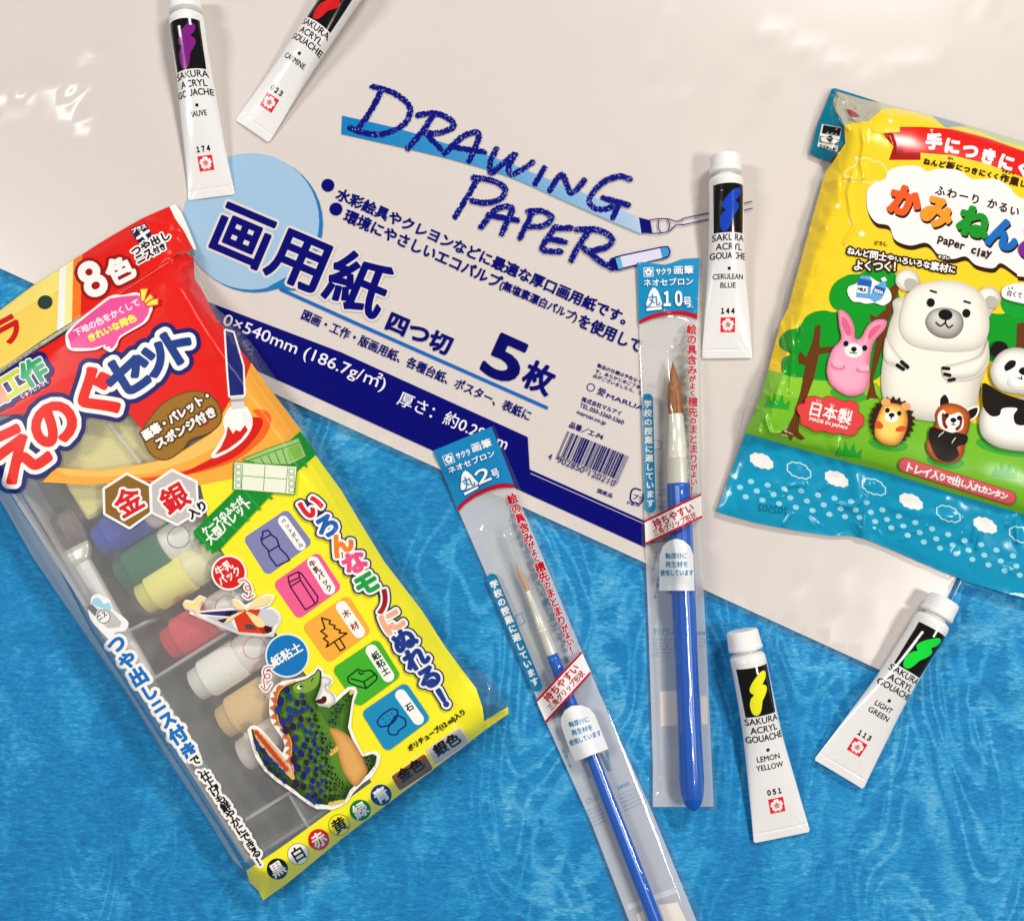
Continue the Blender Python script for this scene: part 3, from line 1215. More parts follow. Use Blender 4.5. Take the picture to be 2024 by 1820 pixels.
zp = 0.0029
build_tube((364, -9), (418, 390), (126, 28, 128), [("MAUVE", 44)], "174", "white paint tube with a purple swatch on its black label", zp, 1, 33)
build_tube((724, -72), (497.5, 259), (206, 26, 32), [("CARMINE", 58)], "023", "white paint tube with a red swatch, running off the top edge", zp, 2, 18)
build_tube((1433.2, 308.5), (1437.5, 708), (22, 66, 190), [("CERULEAN", 74), ("BLUE", 38)], "144", "white paint tube with a blue swatch, upright beside the larger packaged brush", zp, 0, 45)
build_tube((1465.6, 1244.5), (1546.2, 1654.5), (252, 250, 38), [("LEMON", 54), ("YELLOW", 64)], "051", "white paint tube with a lemon yellow swatch, lying wholly on the blue cloth", 0.0, 0, 55)
build_tube((1867.3, 1183), (1658, 1530), (20, 218, 62), [("LIGHT", 45), ("GREEN", 54)], "113", "white paint tube with a bright green swatch, its cap end over the paper pack corner", .0012, 3, 57)


# ================================================================== packaged paint brushes
BRUSH_BLUE = surface_mat("brush_handle_blue", (0, 86, 186), rough=0.28, spec=.5)
FERRULE = surface_mat("pearl_ferrule", (232, 226, 214), rough=0.3, spec=.6, metal=.25)


def bristle_mat(name, c0, c1, ax):
    m, nd, l = new_mat(name)
    b = nd['Principled BSDF']
    b.inputs['Roughness'].default_value = .5
    tc = nd.new('ShaderNodeTexCoord')
    mp = nd.new('ShaderNodeMapping')
    mp.inputs['Rotation'].default_value = (0, 0, -math.atan2(ax[1], ax[0]))
    mp.vector_type = 'TEXTURE'
    mp2 = nd.new('ShaderNodeMapping')
    mp2.inputs['Scale'].default_value = (60, 2200, 2200)
    mp.inputs['Rotation'].default_value = (0, 0, math.atan2(ax[1], ax[0]))
    l.new(tc.outputs['Object'], mp.inputs['Vector'])
    l.new(mp.outputs['Vector'], mp2.inputs['Vector'])
    no = nd.new('ShaderNodeTexNoise')
    no.inputs['Scale'].default_value = 1
    no.inputs['Detail'].default_value = 2
    l.new(mp2.outputs['Vector'], no.inputs['Vector'])
    cr = nd.new('ShaderNodeValToRGB')
    cr.color_ramp.elements[0].position = .3
    cr.color_ramp.elements[1].position = .7
    cr.color_ramp.elements[0].color = (*lin(c0), 1)
    cr.color_ramp.elements[1].color = (*lin(c1), 1)
    l.new(no.outputs['Fac'], cr.inputs[0])
    l.new(cr.outputs[0], b.inputs['Base Color'])
    bp = nd.new('ShaderNodeBump')
    bp.inputs['Strength'].default_value = .4
    bp.inputs['Distance'].default_value = .0002
    l.new(no.outputs['Fac'], bp.inputs['Height'])
    l.new(bp.outputs['Normal'], b.inputs['Normal'])
    return m


def axis_frame(Apt, Bpt):
    d = Bpt - Apt
    L = np.linalg.norm(d)
    return d / L, L


def rings_along(A, B, zbase, prof, n=48, pw=2.0, tri=False):
    """prof: (fraction, half width in metres); rings rest on zbase"""
    ev, L = axis_frame(A, B)
    out = []
    t = np.arange(n) / n * 2 * np.pi
    for f, r in prof:
        c = A + ev * (L * f)
        q = r * np.ones(n)
        if tri:
            q = r * (1 + .055 * np.cos(3 * (t - math.pi / 2)) + .016 * np.cos(15 * t) * min(1, r / .005))
        sd = np.cross([0, 0, 1.0], ev)
        out.append(c + np.outer(q * np.cos(t), sd) + np.outer(q * np.sin(t), [0, 0, 1.0]) + np.array([0, 0, 0]))
    return out


def build_brush(tip, bbase, fend, hend, zc, rb, rf0, rf1, hprof, c0, c1, label, guard=None, tri=False):
    """tip, bristle base, ferrule end, handle end in reference units; zc height of the axis"""
    T, Bb, Fe, He = [P([q], zc)[0] for q in (tip, bbase, fend, hend)]
    root = thing("paint_brush", ((Bb + He) / 2).tolist(), label, "paint brush", "blue handled paint brushes in clear sleeves")
    ev, _ = axis_frame(Bb, Fe)
    bm = bristle_mat("brush_hair", c0, c1, ev)
    loft("bristles", rings_along(Bb, T, zc, [(-.03, rb * .9), (0, rb * .97), (.18, rb * 1.06), (.4, rb * 1.0), (.62, rb * .74), (.8, rb * .42), (.93, rb * .16), (1.0, rb * .03)]), bm, root)
    loft("ferrule", rings_along(Bb, Fe, zc, [(0, rf0 * .93), (.006, rf0), (.30, rf0 + (rf1 - rf0) * .34), (.612, rf0 + (rf1 - rf0) * .78), (.62, rf0 + (rf1 - rf0) * .82 + .00035), (.632, rf0 + (rf1 - rf0) * .84), (.99, rf1), (1.0, rf1 * .97)]), FERRULE, root)
    loft("handle", rings_along(Fe, He, zc, hprof, tri=tri, n=120), BRUSH_BLUE, root)
    if guard:
        g0, g1, r = guard
        G0, G1 = P([g0], zc)[0], P([g1], zc)[0]
        loft("tip_guard", rings_along(G0, G1, zc, [(0, r), (.5, r * 1.0), (1, r * 1.02)]), film_mat("clear_guard", milk=.24, rough=.08, refl=1.0), root, cap0=False, cap1=False)
    return root


def build_sleeve(outline, panel, ax, bulge, width, zmin, label, art, tail=None, skirts=True):
    """outline, panel: reference units; ax: polyline of the brush inside; bulge: metres"""
    c = np.mean(outline, 0)
    root = thing("plastic_sleeve", P([c], 0)[0].tolist(), label, "plastic sleeve", "clear printed brush sleeves")
    o = np.array(outline, float)
    lo, hi = o.min(0) - 20, np.minimum(o.max(0) + 20, 2000)
    base = HGrid(lo[0], lo[1], hi[0], hi[1], 2.0)
    q = np.stack([base.gx.ravel(), base.gy.ravel()], 1)
    inside = PAPER.mask(np.array([(-333, 378.6), (1796, 1349), (2377, 75), (248, -895)], float))
    pz = PAPER._s(blur(np.where(inside, PAPER.h + .0007, .0004), 2), q).reshape(base.h.shape)
    base.h = blur(pz, 3) + zmin
    base.done()
    back = Art(rough=.5, g=.6, block=4)
    milk = film_mat("white_back_film", milk=.80, milk_rgb=(246, 247, 250), rough=.3, refl=.5)
    clear = film_mat("sleeve_film", milk=.02, rough=.05, refl=1.0)
    back.raw(clear, [o], g=2.0, level=0)
    back.raw(milk, [np.array(panel, float)], g=1.2, level=1)
    art(back, None)
    back.build("back_film", root, base, dz=6e-5)
    top = HGrid(lo[0], lo[1], hi[0], hi[1], 1.5)
    bz = base.z(np.stack([top.gx.ravel(), top.gy.ravel()], 1)).reshape(top.h.shape)
    sd = top.signed(o, width)
    d = top.dline(ax, width)
    tent = np.clip(1 - d / width, 0, 1)
    edge = np.clip(-sd / 22, 0, 1)
    edge = edge * edge * (3 - 2 * edge)
    hh = (.0006 + (bulge - .0006) * np.minimum(1, tent * 1.25) ** 1.2) * edge
    hh = blur(hh, 4.5)
    wr = .00012 * np.abs(top.noise(11, 21 + len(outline), aniso=7, ang=math.atan2(*(np.array(ax[-1]) - ax[0])[::-1]))) + .00010 * top.noise(10, 23)
    top.h = bz + .0003 + hh + wr * np.clip(hh / .003, .15, 1)
    if tail:
        tail(top)
    r = np.random.RandomState(len(outline))
    axl = np.array(ax, float)
    for k in range(26):
        t = r.rand() * .92
        i = min(int(t * (len(axl) - 1)), len(axl) - 2)
        f = t * (len(axl) - 1) - i
        c = axl[i] * (1 - f) + axl[i + 1] * f
        d_ = (axl[-1] - axl[0]) / np.linalg.norm(axl[-1] - axl[0])
        n_ = np.array([-d_[1], d_[0]])
        c = c + n_ * (r.rand() - .5) * width * 1.5
        e_ = d_ * (12 + 34 * r.rand()) + n_ * (r.rand() - .5) * 16
        top.crease([c - e_, c + n_ * (r.rand() - .5) * 5, c + e_], 2.2 + 1.8 * r.rand(), (.00022 + .0003 * r.rand()))
    top.done()
    front = Art(rough=.28, block=4)
    front.raw(clear, [o], g=1.5, level=0)
    art(None, front)
    front.build("front_film", root, top, dz=6e-5)
    return root


RED, TEAL, SKY, PW = (182, 8, 38), (18, 138, 182), (22, 132, 182), (236, 236, 240)
MIRR = (104, 146, 178)


def flower_mark(a, c, r, col, rot=0.0):
    flower(a, np.asarray(c, float), r, col, SKY, rot)


# ---- large brush, number 10
build_brush((1329.8, 713.8), (1336, 817), (1341.7, 954.7), (1370.5, 1602), .0105, .0040, .0039, .0060,
            [(0, .0060), (.01, .0062), (.25, .0064), (.55, .0059), (.78, .0061), (.9, .0064), (.955, .0058), (.98, .0044), (.993, .0026), (1.0, .0007)],
            (92, 52, 20), (186, 122, 58), "thick blue paint brush with a dark brown tip, inside the larger sleeve", tri=True)


def art10(back, front):
    if back is not None:
        F('A2')
        for s, p, q, h in (("パレクラクサ", (272, 722), (420, 722), 42), ("株式会社", (530, 722), (590, 722), 22)):
            back.text(MIRR, s, p, q, h, bold=.8, flip=True)
        for k in range(6):
            back.text(MIRR, "画材工作教育用品大阪府中央", (262, 755 + k * 20), (390 - 14 * (k % 3), 755 + k * 20), 11, flip=True)
            if k < 3:
                back.text(MIRR, "品質表示毛材", (520, 755 + k * 20), (592, 755 + k * 20), 11, flip=True)
        back.text(MIRR, "NEO10", (276, 330), (300, 220), 16, bold=.4, flip=True)
        back.text(MIRR, "画筆10号", (290, 506), (316, 370), 20, bold=.4, flip=True)
        back.fill((226, 216, 208), [(312, 1068), (450, 1062), (452, 1275), (318, 1280)])
        back.fill((222, 214, 206), [(560, 1095), (600, 1095), (604, 1270), (566, 1270)])
        F('A1')
        back.line(MIRR, [(285, 1150), (320, 1160), (318, 1205), (280, 1210)], 7)
        for k in range(5):
            back.text(MIRR, "外袋品質表示", (285, 1425 + k * 36), (350, 1425 + k * 36), 17, flip=True)
        return
    a = front
    F('A1')
    a.fill(SKY, [(172, 66), (230, 64), (290, 74), (345, 80), (385, 68), (450, 44), (553, 38), (548, 200), (541, 385), (500, 370), (440, 361), (380, 362), (320, 368), (260, 384), (215, 403), (183, 425)])
    a.fill(RED, [(183, 422), (215, 402), (260, 384), (320, 368), (380, 361), (440, 361), (500, 370), (541, 384), (540, 415), (500, 397), (440, 387), (380, 385), (320, 394), (260, 410), (215, 428), (183, 444)])
    a.line((10, 92, 140), [(183, 424), (215, 403), (260, 384), (320, 368), (380, 361), (440, 361), (500, 370), (541, 384)], 3, smooth=True)
    a.line(PW, [(213, 100), (268, 97), (271, 150), (215, 153)], 4, closed=True)
    flower_mark(a, (242, 125), 24, PW)
    a.text(PW, "サクラ", (288, 140), (380, 137), 36, bold=1.1)
    a.text(PW, "画筆", (398, 137), (517, 134), 50, bold=1.0)
    a.text(PW, "ネオセブロン", (214, 211), (514, 200), 43, bold=.9)
    a.fill(PW, [(233, 332), (236, 290), (250, 245), (273, 219), (298, 240), (315, 285), (318, 330)], True)
    a.fill(PW, [(230, 345), (322, 336), (322, 352), (230, 362)])
    a.text(SKY, "丸", (240, 332), (312, 328), 72, bold=1.2)
    a.text(PW, "１０", (338, 330), (446, 328), 86, bold=4.2)
    a.text(PW, "号", (456, 340), (505, 338), 62, bold=.9)
    white = (226, 222, 220)
    a.chars(RED, "絵の具含みがよく穂先のまとまりがよい！", (505, 474), (520, 1455), [62, 62, 62, 62, 62, 44, 44, 44, 62, 62, 44, 60, 60, 60, 60, 44, 44, 44, 56], 1.5, bold=2.1, outline=[((224, 219, 216), 2.0)])
    a.line(SKY, [(236, 900), (253, 1562)], 66)
    a.chars(PW, "学校の授業に適しています", (237, 930), (254, 1535), 49, 1.2, bold=1.9)
    a.fill((232, 228, 226), [(217, 1640), (563, 1478), (570, 1620), (224, 1790)])
    a.fill(RED, [(217, 1640), (563, 1475), (563, 1490), (217, 1655)])
    a.fill(RED, [(222, 1777), (570, 1610), (570, 1624), (224, 1792)])
    a.text(RED, "持ちやすい", (283, 1694), (524, 1583), 56, bold=1.8)
    a.text(RED, "三角グリップ形状", (280, 1742), (541, 1625), 42, bold=.8)
    F('A2')
    a.fill((226, 230, 238), [(307, 452), (309, 240), (330, 180), (365, 148), (410, 134), (455, 145), (495, 180), (516, 235), (523, 452)])
    for k, (s, x0, x1) in enumerate((("軸部分に", 345, 477), ("再生材を", 345, 482), ("使用しています", 314, 516))):
        a.text((14, 124, 178), s, (x0, 258 + k * 52), (x1, 256 + k * 52), 37, bold=.75)


def tail10(g):
    F('A2')
    for pts, w, am in (([(360, 440), (352, 600), (385, 650), (412, 790), (420, 1000)], 5, .0007), ([(255, 1605), (330, 1615), (400, 1645)], 5, .0009), ([(380, 1620), (430, 1590)], 4, .0007),
                       ([(245, 1740), (330, 1680), (395, 1620)], 4, .0006), ([(530, 860), (520, 1000), (538, 1180)], 4, .0006), ([(590, 900), (600, 1200)], 4, .0005), ([(570, 1720), (660, 1800)], 6, .0012), ([(600, 1690), (640, 1760)], 4, .0008)):
        g.crease(X(pts), w, am)
    F('A1')
    for pts, w, am in (([(335, 370), (322, 560), (300, 700), (262, 790), (300, 880), (318, 1000)], 5, .0006), ([(365, 380), (360, 600)], 4, .0004), ([(470, 330), (520, 350), (545, 300)], 4, .0006), ([(180, 80), (150, 300)], 4, .0004)):
        g.crease(X(pts), w, am)


F('A1')
o10 = np.concatenate([X([(160, 64), (230, 62), (290, 72), (345, 78), (385, 66), (450, 42), (562, 36), (568, 900), (573, 1700)])])
F('A2')
o10 = np.concatenate([o10, X([(600, 480), (635, 1400), (668, 1812), (600, 1792), (440, 1785), (241, 1776), (243, 1400), (215, 700), (195, 0)])])
F('A1')
p10 = X([(176, 70), (553, 42), (541, 395), (548, 1000), (552, 1700)])
F('A2')
p10 = np.concatenate([p10, X([(580, 480), (606, 1000), (628, 1500), (640, 1770), (450, 1772), (268, 1772), (268, 1500), (243, 700), (222, 180)])])
build_sleeve(o10, p10, [(1328, 690), (1336, 817), (1342, 955), (1370, 1590)], .0182, 62, .0006, "larger clear brush sleeve with teal header, straight up and down across the paper pack edge", art10, tail10)

# ---- thin brush, number 2
build_brush((1018, 1109), (1043, 1166.6), (1091, 1292), (1352, 1962), .0062, .00140, .0014, .0031,
            [(0, .0030), (.02, .0032), (.3, .0033), (.6, .0038), (.85, .0036), (.97, .003), (1.0, .0008)],
            (176, 108, 44), (232, 170, 104), "thin blue paint brush with a light tan tip, inside the slanting sleeve", guard=((1002, 1046), (1074, 1240), .0036))


def art2(back, front):
    if back is not None:
        F('A4')
        e = np.array([.914, -.406])

        def mir(s, c, w, h, b=0.0):
            c = np.array(c, float)
            back.text(MIRR, s, c - e * w / 2, c + e * w / 2, h, bold=b, flip=True)

        mir("サクラクレパス", (640, 1060), 160, 38, .8)
        for k in range(5):
            mir("画材工作教育用品大阪府", (630 + k * 8, 1110 + k * 24), 140, 12)
            mir("品質表示毛材合成樹脂", (830 + k * 9, 1010 + k * 24), 150, 12)
        mir("株式会社", (795, 985), 80, 24, .5)
        for k in range(16):
            p = np.array((525, 830.)) + e * k * 10.5
            if k % 3:
                back.line(MIRR, [p, p + np.array([.406, .914]) * (110 if k % 5 else 95)], 5)
        back.text(MIRR, "画筆2号", (476, 860), (420, 740), 20, bold=.4, flip=True)
        back.text(MIRR, "NEO", (400, 690), (380, 620), 16, bold=.4, flip=True)
        back.text(MIRR, "10A7010", (718, 880), (700, 750), 24, bold=.4, flip=True)
        back.fill((228, 222, 214), [(870, 1775), (915, 1752), (930, 1820), (890, 1835)])
        back.fill((226, 220, 210), [(1012, 1716), (1130, 1700), (1185, 1820), (1050, 1830)])
        back.fill((196, 200, 208), [(812, 1715), (1100, 1610), (1130, 1640), (815, 1752)])
        F('A3')
        for k in range(10):
            back.text(MIRR, "品質表示材", (855 + 14 * k, 1380 + 34 * k), (915 + 14 * k, 1352 + 34 * k), 18, flip=True)
        back.fill(MIRR, [(845, 1350), (890, 1335), (905, 1385), (855, 1400)])
        back.line(MIRR, [(640, 1470), (690, 1450), (712, 1520), (660, 1550)], 10, closed=True)
        return
    a = front
    F('A3')
    a.fill((22, 122, 178), [(22, 226), (460, 46), (560, 290), (635, 490), (570, 478), (500, 484), (420, 506), (330, 550), (260, 598), (205, 650)])
    a.fill(RED, [(203, 655), (260, 598), (330, 550), (420, 506), (500, 482), (570, 474), (632, 482), (637, 506), (570, 504), (500, 512), (420, 536), (330, 580), (260, 630), (214, 684)])
    a.line((16, 40, 90), [(203, 655), (260, 598), (330, 550), (420, 506), (500, 482), (570, 474), (632, 482)], 4, smooth=True)
    rot = math.radians(-22)
    a.line(PW, [(92, 272), (160, 244), (186, 308), (118, 338)], 4.5, closed=True)
    flower_mark(a, (140, 290), 31, PW, rot)
    a.text(PW, "サクラ", (204, 292), (306, 255), 46, bold=1.4)
    a.text(PW, "画筆", (325, 240), (468, 190), 64, bold=1.2)
    a.text(PW, "ネオセブロン", (146, 400), (490, 262), 48, bold=1.0)
    a.fill(PW, [(240, 522), (232, 460), (238, 410), (262, 378), (300, 400), (335, 440), (358, 480)], True)
    a.fill(PW, [(252, 545), (358, 492), (362, 508), (262, 562)])
    a.text((22, 122, 178), "丸", (262, 520), (342, 486), 86, bold=1.4)
    a.text(PW, "２", (368, 482), (462, 440), 100, bold=2.6)
    a.text(PW, "号", (478, 440), (530, 418), 68, bold=1.0)
    a.chars(RED, "絵の具含みがよく穂先のまとまりがよい！", (618, 588), (1078, 1722), [80, 80, 80, 80, 80, 56, 56, 56, 80, 80, 56, 76, 76, 76, 76, 56, 56, 56, 70], -22, bold=2.9, outline=[((228, 226, 228), 3.0)])
    F('D')
    a.line((20, 122, 178), [(973, 1144), (1061, 1355)], 22)
    a.chars(PW, "学校の授業に適しています", (977, 1154), (1057, 1346), 16.5, -22, bold=.7)
    F('A4')
    a.fill((230, 228, 230), [(247, 440), (530, 138), (590, 268), (308, 580)])
    a.fill(RED, [(247, 440), (530, 136), (536, 148), (253, 454)])
    a.fill(RED, [(303, 570), (584, 262), (590, 274), (309, 584)])
    a.text(RED, "持ちやすい", (325, 458), (520, 248), 52, bold=1.9)
    a.text(RED, "三角グリップ形状", (345, 508), (556, 280), 42, bold=.9)
    a.fill((228, 231, 238), [(488, 820), (445, 720), (404, 600), (402, 555), (425, 505), (470, 476), (530, 472), (580, 492), (612, 530), (640, 600), (698, 745), (600, 780), (540, 806)])
    for s, p, q in (("軸部分に", (456, 612), (580, 575)), ("再生材を", (474, 664), (602, 625)), ("使用しています", (460, 728), (656, 660))):
        a.text((14, 124, 178), s, p, q, 36, bold=.7)


def tail2(g):
    F('A4')
    for pts, w, am in (([(195, 60), (260, 180), (330, 320)], 6, .0005), ([(340, 330), (330, 350)], 5, .0008), ([(740, 1690), (760, 1770)], 4, .0008), ([(600, 560), (700, 800), (900, 1250)], 7, .0003), ([(520, 960), (640, 1260), (760, 1560)], 6, .0003)):
        g.crease(X(pts), w, am)


o2 = np.array([(856, 890), (976, 840), (1043, 999), (1161, 1283), (1218, 1411), (1294, 1592), (1390, 1817), (1447, 1955), (1295, 1975), (1232, 1820), (1133, 1547), (1060, 1386), (997, 1243), (905, 1012)], float)
p2 = np.array([(858, 891), (971, 843), (1031, 999), (1149, 1284), (1203, 1411), (1284, 1592), (1376, 1817), (1430, 1945), (1305, 1965), (1242, 1815), (1168, 1623), (1080, 1427), (968, 1150), (908, 1012)], float)
build_sleeve(o2, p2, [(1005, 1060), (1043, 1166), (1091, 1292), (1352, 1962)], .0112, 58, .0006, "smaller clear brush sleeve with blue header, slanting down to the bottom edge", art2, tail2)


# ================================================================== bagged paint set
OUT_SET = np.array([(-165, 712), (0, 611), (66, 561), (118, 530), (163, 501), (215, 468), (283, 429), (345, 402), (358, 418), (372, 450), (385, 483), (393, 506), (385, 527), (403, 570), (428, 608), (467, 643), (500, 681),
                    (547, 750), (597, 820), (643, 893), (675, 950), (715, 1014), (758, 1083), (841, 1203), (864, 1254), (908, 1300), (928, 1325), (953, 1320), (982, 1352), (1006, 1399), (1004, 1410), (958, 1443), (924, 1469), (674, 1658),
                    (567, 1746), (520, 1779), (511, 1760), (492, 1743), (466, 1713), (416, 1620), (333, 1510), (272, 1406), (186, 1287), (139, 1213), (66, 1100), (0, 980)], float)
FACE_SET = np.array([(-140, 826), (0, 752), (110, 688), (226, 610), (326, 548), (362, 566), (392, 616), (430, 680), (470, 738), (556, 860), (598, 930), (640, 1000), (752, 1190), (842, 1330), (892, 1410), (912, 1444), (668, 1632), (535, 1728),
                     (505, 1722), (493, 1708), (433, 1628), (333, 1474), (182, 1242), (112, 1102), (2, 938)], float)


def ticks(a, col, p, q, n, ln, w, seed=1):
    r = np.random.RandomState(seed)
    p, q = np.array(p, float), np.array(q, float)
    d = (q - p) / np.linalg.norm(q - p)
    nn = np.array([-d[1], d[0]])
    a.lines(col, [[p + (q - p) * (k + r.rand() * .5) / n - nn * ln * (.3 + .2 * r.rand()), p + (q - p) * (k + r.rand() * .5) / n + nn * ln * (.3 + .2 * r.rand())] for k in range(n)], w)


def set_art(a):
    W, NAVY, REDC = (242, 238, 230), (26, 28, 104), (216, 30, 24)
    # ---- header flap
    F('B1')
    a.fill(REDC, [(640, 1080), (1000, 840), (1300, 620), (1470, 535), (1620, 470), (1690, 520), (1700, 700), (1300, 760), (1000, 960), (700, 1160)])
    a.fill((250, 203, 92), [(-690, 1410), (0, 975), (290, 757), (522, 612), (497, 1150), (350, 1246), (0, 1492), (-620, 1880)])
    a.fill((253, 216, 118), [(-690, 1420), (0, 985), (290, 770), (515, 630), (508, 800), (200, 960), (-600, 1500)], True)
    a.fill((244, 240, 228), [(520, 612), (582, 572), (565, 1112), (497, 1152)])
    a.fill((250, 226, 150), [(580, 572), (642, 532), (630, 1072), (563, 1112)])
    a.fill((238, 120, 38), [(640, 532), (722, 486), (704, 1030), (628, 1074)])
    a.fill(REDC, [(720, 486), (850, 400), (950, 340), (1100, 252), (1250, 168), (1478, 68), (1530, 175), (1605, 280), (1650, 370), (1690, 445), (1560, 482), (1450, 545), (1300, 640), (1000, 855), (850, 950), (702, 1034)])
    a.fill((238, 234, 226), [(1480, 70), (1524, 46), (1585, 120), (1620, 190), (1690, 330), (1728, 440), (1692, 446), (1650, 368), (1604, 280), (1530, 175)])
    a.oval((40, 64, 56), (393, 903), 66, 60, -20)  # hang hole: its darkness is painted in ink, not cut through
    a.chars((200, 28, 24), "クラ", (-150, 1265), (72, 1140), 265, -28, bold=13)
    a.chars(W, "8色", (806, 700), (1046, 622), [430, 240], -27, bold=13, outline=[((150, 18, 18), 28)])
    a.oval((34, 22, 70), (1242, 312), 76)
    a.lines(W, [[(1200, 345), (1295, 280)], [(1215, 268), (1278, 352)]], 26)
    a.text(W, "プラス", (1160, 300), (1278, 252), 36, bold=3, outline=[((34, 22, 70), 9)])
    a.text((26, 20, 44), "つや出し", (1170, 505), (1490, 345), 78, bold=4.5, outline=[(W, 13)])
    a.text((26, 20, 44), "ニス", (1212, 572), (1345, 494), 70, bold=4.5, outline=[(W, 13)])
    a.text((26, 20, 44), "付き", (1352, 488), (1450, 436), 58, bold=3.5, outline=[(W, 13)])
    # ---- red front
    F('01')
    a.fill(REDC, [(-420, 620), (0, 392), (330, 195), (560, 45), (700, -48), (870, -165), (1005, -250), (1148, -173), (1196, -105), (1284, 71), (1332, 126), (1420, 240), (1500, 350), (1460, 450), (1340, 590), (1280, 720), (870, 760), (750, 610), (0, 640), (-420, 900)])
    # ---- orange sweep
    a.fill((243, 164, 62), [(1490, 330), (1560, 430), (1775, 715), (1795, 745), (1600, 880), (1450, 950), (1380, 1060), (1190, 1058), (870, 1034), (500, 1052), (250, 1038), (330, 952), (600, 968), (830, 932), (1000, 897), (1100, 842), (1255, 745), (1360, 560), (1450, 440)])
    a.fill((250, 186, 92), [(330, 957), (600, 973), (830, 937), (1000, 902), (1100, 850), (1250, 755), (1330, 640), (1440, 600), (1330, 800), (1150, 900), (900, 985), (600, 1010), (400, 1000)], False)
    a.fill((228, 98, 32), [(640, 1032), (900, 1004), (1150, 955), (1400, 880), (1500, 790), (1560, 690), (1500, 612), (1580, 616), (1608, 670), (1560, 780), (1400, 905), (1200, 975), (900, 1028)], True)
    a.fill((205, 28, 20), [(860, 1024), (1000, 1012), (1200, 965), (1400, 884), (1520, 765), (1560, 680), (1520, 652), (1440, 676), (1420, 760), (1330, 850), (1200, 925), (1060, 988)], True)
    # ---- yellow side
    F('D')
    YL = (247, 226, 46)
    a.fill(YL, [(396, 958), (480, 942), (540, 902), (590, 852), (604, 872), (674, 968), (714, 1035), (760, 1110), (834, 1206), (881, 1279), (921, 1333), (941, 1359), (954, 1399), (957, 1424), (1004, 1396), (1005, 1409), (958, 1442), (924, 1468), (674, 1657), (567, 1745), (520, 1778), (511, 1759),
                (493, 1742), (487, 1719), (540, 1684), (573, 1661), (640, 1612), (734, 1545), (700, 1470), (640, 1380), (601, 1328), (520, 1215), (436, 1084), (410, 1020)])
    # ---- title
    F('01')
    TT = [("え", (105, 852), 350), ("の", (318, 694), 300), ("ぐ", (578, 512), 335), ("セ", (748, 404), 268), ("ッ", (912, 318), 250), ("ト", (1062, 220), 236)]
    gl = []
    for ch, c, em in TT:
        t = Art(g=1)
        al = math.radians(-32)
        e = np.array([math.cos(al), math.sin(al)]); up = np.array([math.sin(al), -math.cos(al)])
        cs = text_curves(ch)
        q = np.concatenate(cs)
        mid = (q.min(0) + q.max(0)) / 2
        C0 = X([c])[0]
        k = em * K()
        gl.append([C0 + np.outer((p[:, 0] - mid[0]) * k * 1.02, e) + np.outer((p[:, 1] - mid[1]) * k, up) for p in cs])
    al = [p for g_ in gl for p in g_]
    a.raw(NAVY, al, r=70 * K())
    a.raw(W, al, r=43 * K())
    for k, g_ in enumerate(gl):
        a.raw((222, 32, 22) if k < 3 else (22, 56, 132), g_, r=(17 if k < 3 else 14) * K())
    a.chars([(238, 160, 140), (196, 206, 74), (54, 160, 110)], "画工作", (-42, 520), (196, 384), 160, -31, bold=8, outline=[(NAVY, 36), (W, 8)])
    a.text((220, 200, 225), "じゅうこうさく", (132, 543), (290, 450), 26, bold=1.5)
    # seal between header and front
    F('B1')
    a.line((148, 146, 132), [(-600, 1870), (0, 1508), (370, 1262), (700, 1050), (850, 955)], 34)
    ticks(a, (206, 204, 192), (-600, 1870), (0, 1508), 60, 26, 6)
    ticks(a, (206, 204, 192), (0, 1508), (370, 1262), 42, 28, 6, 2)
    ticks(a, (98, 96, 86), (0, 1515), (370, 1268), 34, 28, 5, 3)
    ticks(a, (206, 204, 192), (370, 1262), (700, 1050), 38, 26, 6, 4)
    ticks(a, (206, 170, 160), (700, 1046), (1000, 850), 36, 10, 5, 5)
    ticks(a, (216, 140, 130), (1000, 852), (1470, 552), 42, 8, 5, 6)
    # speech bubble
    a.fill(W, [(572, 1190), (640, 1100), (800, 970), (960, 850), (1080, 838), (1210, 822), (1325, 930), (1312, 1010), (1260, 1090), (1060, 1208), (1020, 1290), (968, 1338), (905, 1305), (900, 1290), (815, 1322), (610, 1318)], True)
    a.fill((226, 78, 148), [(590, 1190), (650, 1112), (805, 985), (962, 868), (1080, 852), (1205, 840), (1308, 935), (1294, 1005), (1248, 1076), (1044, 1196), (1006, 1275), (972, 1310), (950, 1285), (925, 1300), (922, 1272), (810, 1303), (622, 1300)])
    a.text((248, 214, 226), "下地の色をかくして", (665, 1205), (1222, 928), 66, bold=3)
    a.text((252, 232, 84), "きれいな発色", (790, 1250), (1196, 1062), 68, bold=4)
    for q in ([(1228, 792), (1286, 786), (1256, 890), (1236, 892)], [(1310, 836), (1336, 860), (1270, 910), (1262, 895)], [(1330, 882), (1376, 876), (1374, 920), (1286, 934), (1276, 922)]):
        a.fill((250, 220, 70), q, outline=[((206, 70, 60), 11)])
    # wooden palette badge
    F('01')
    a.fill((150, 106, 38), [(850, 742), (900, 650), (990, 560), (1120, 506), (1230, 518), (1300, 596), (1304, 680), (1240, 742), (1130, 782), (1080, 842), (1000, 897), (930, 892), (880, 842)], True, outline=[((104, 70, 24), 8)])
    a.oval((210, 44, 30), (1216, 684), 28, 20, -30)
    a.text(W, "画筆・パレット・", (868, 792), (1250, 548), 60, bold=3.5, outline=[((88, 56, 18), 10)])
    a.text(W, "スポンジ付き", (944, 840), (1285, 640), 60, bold=3.5, outline=[((88, 56, 18), 10)])
    # big drawn brush
    hair = [(1372, 600), (1450, 596), (1486, 660), (1480, 722), (1430, 792), (1350, 850), (1262, 886), (1300, 820), (1340, 745), (1334, 670)]
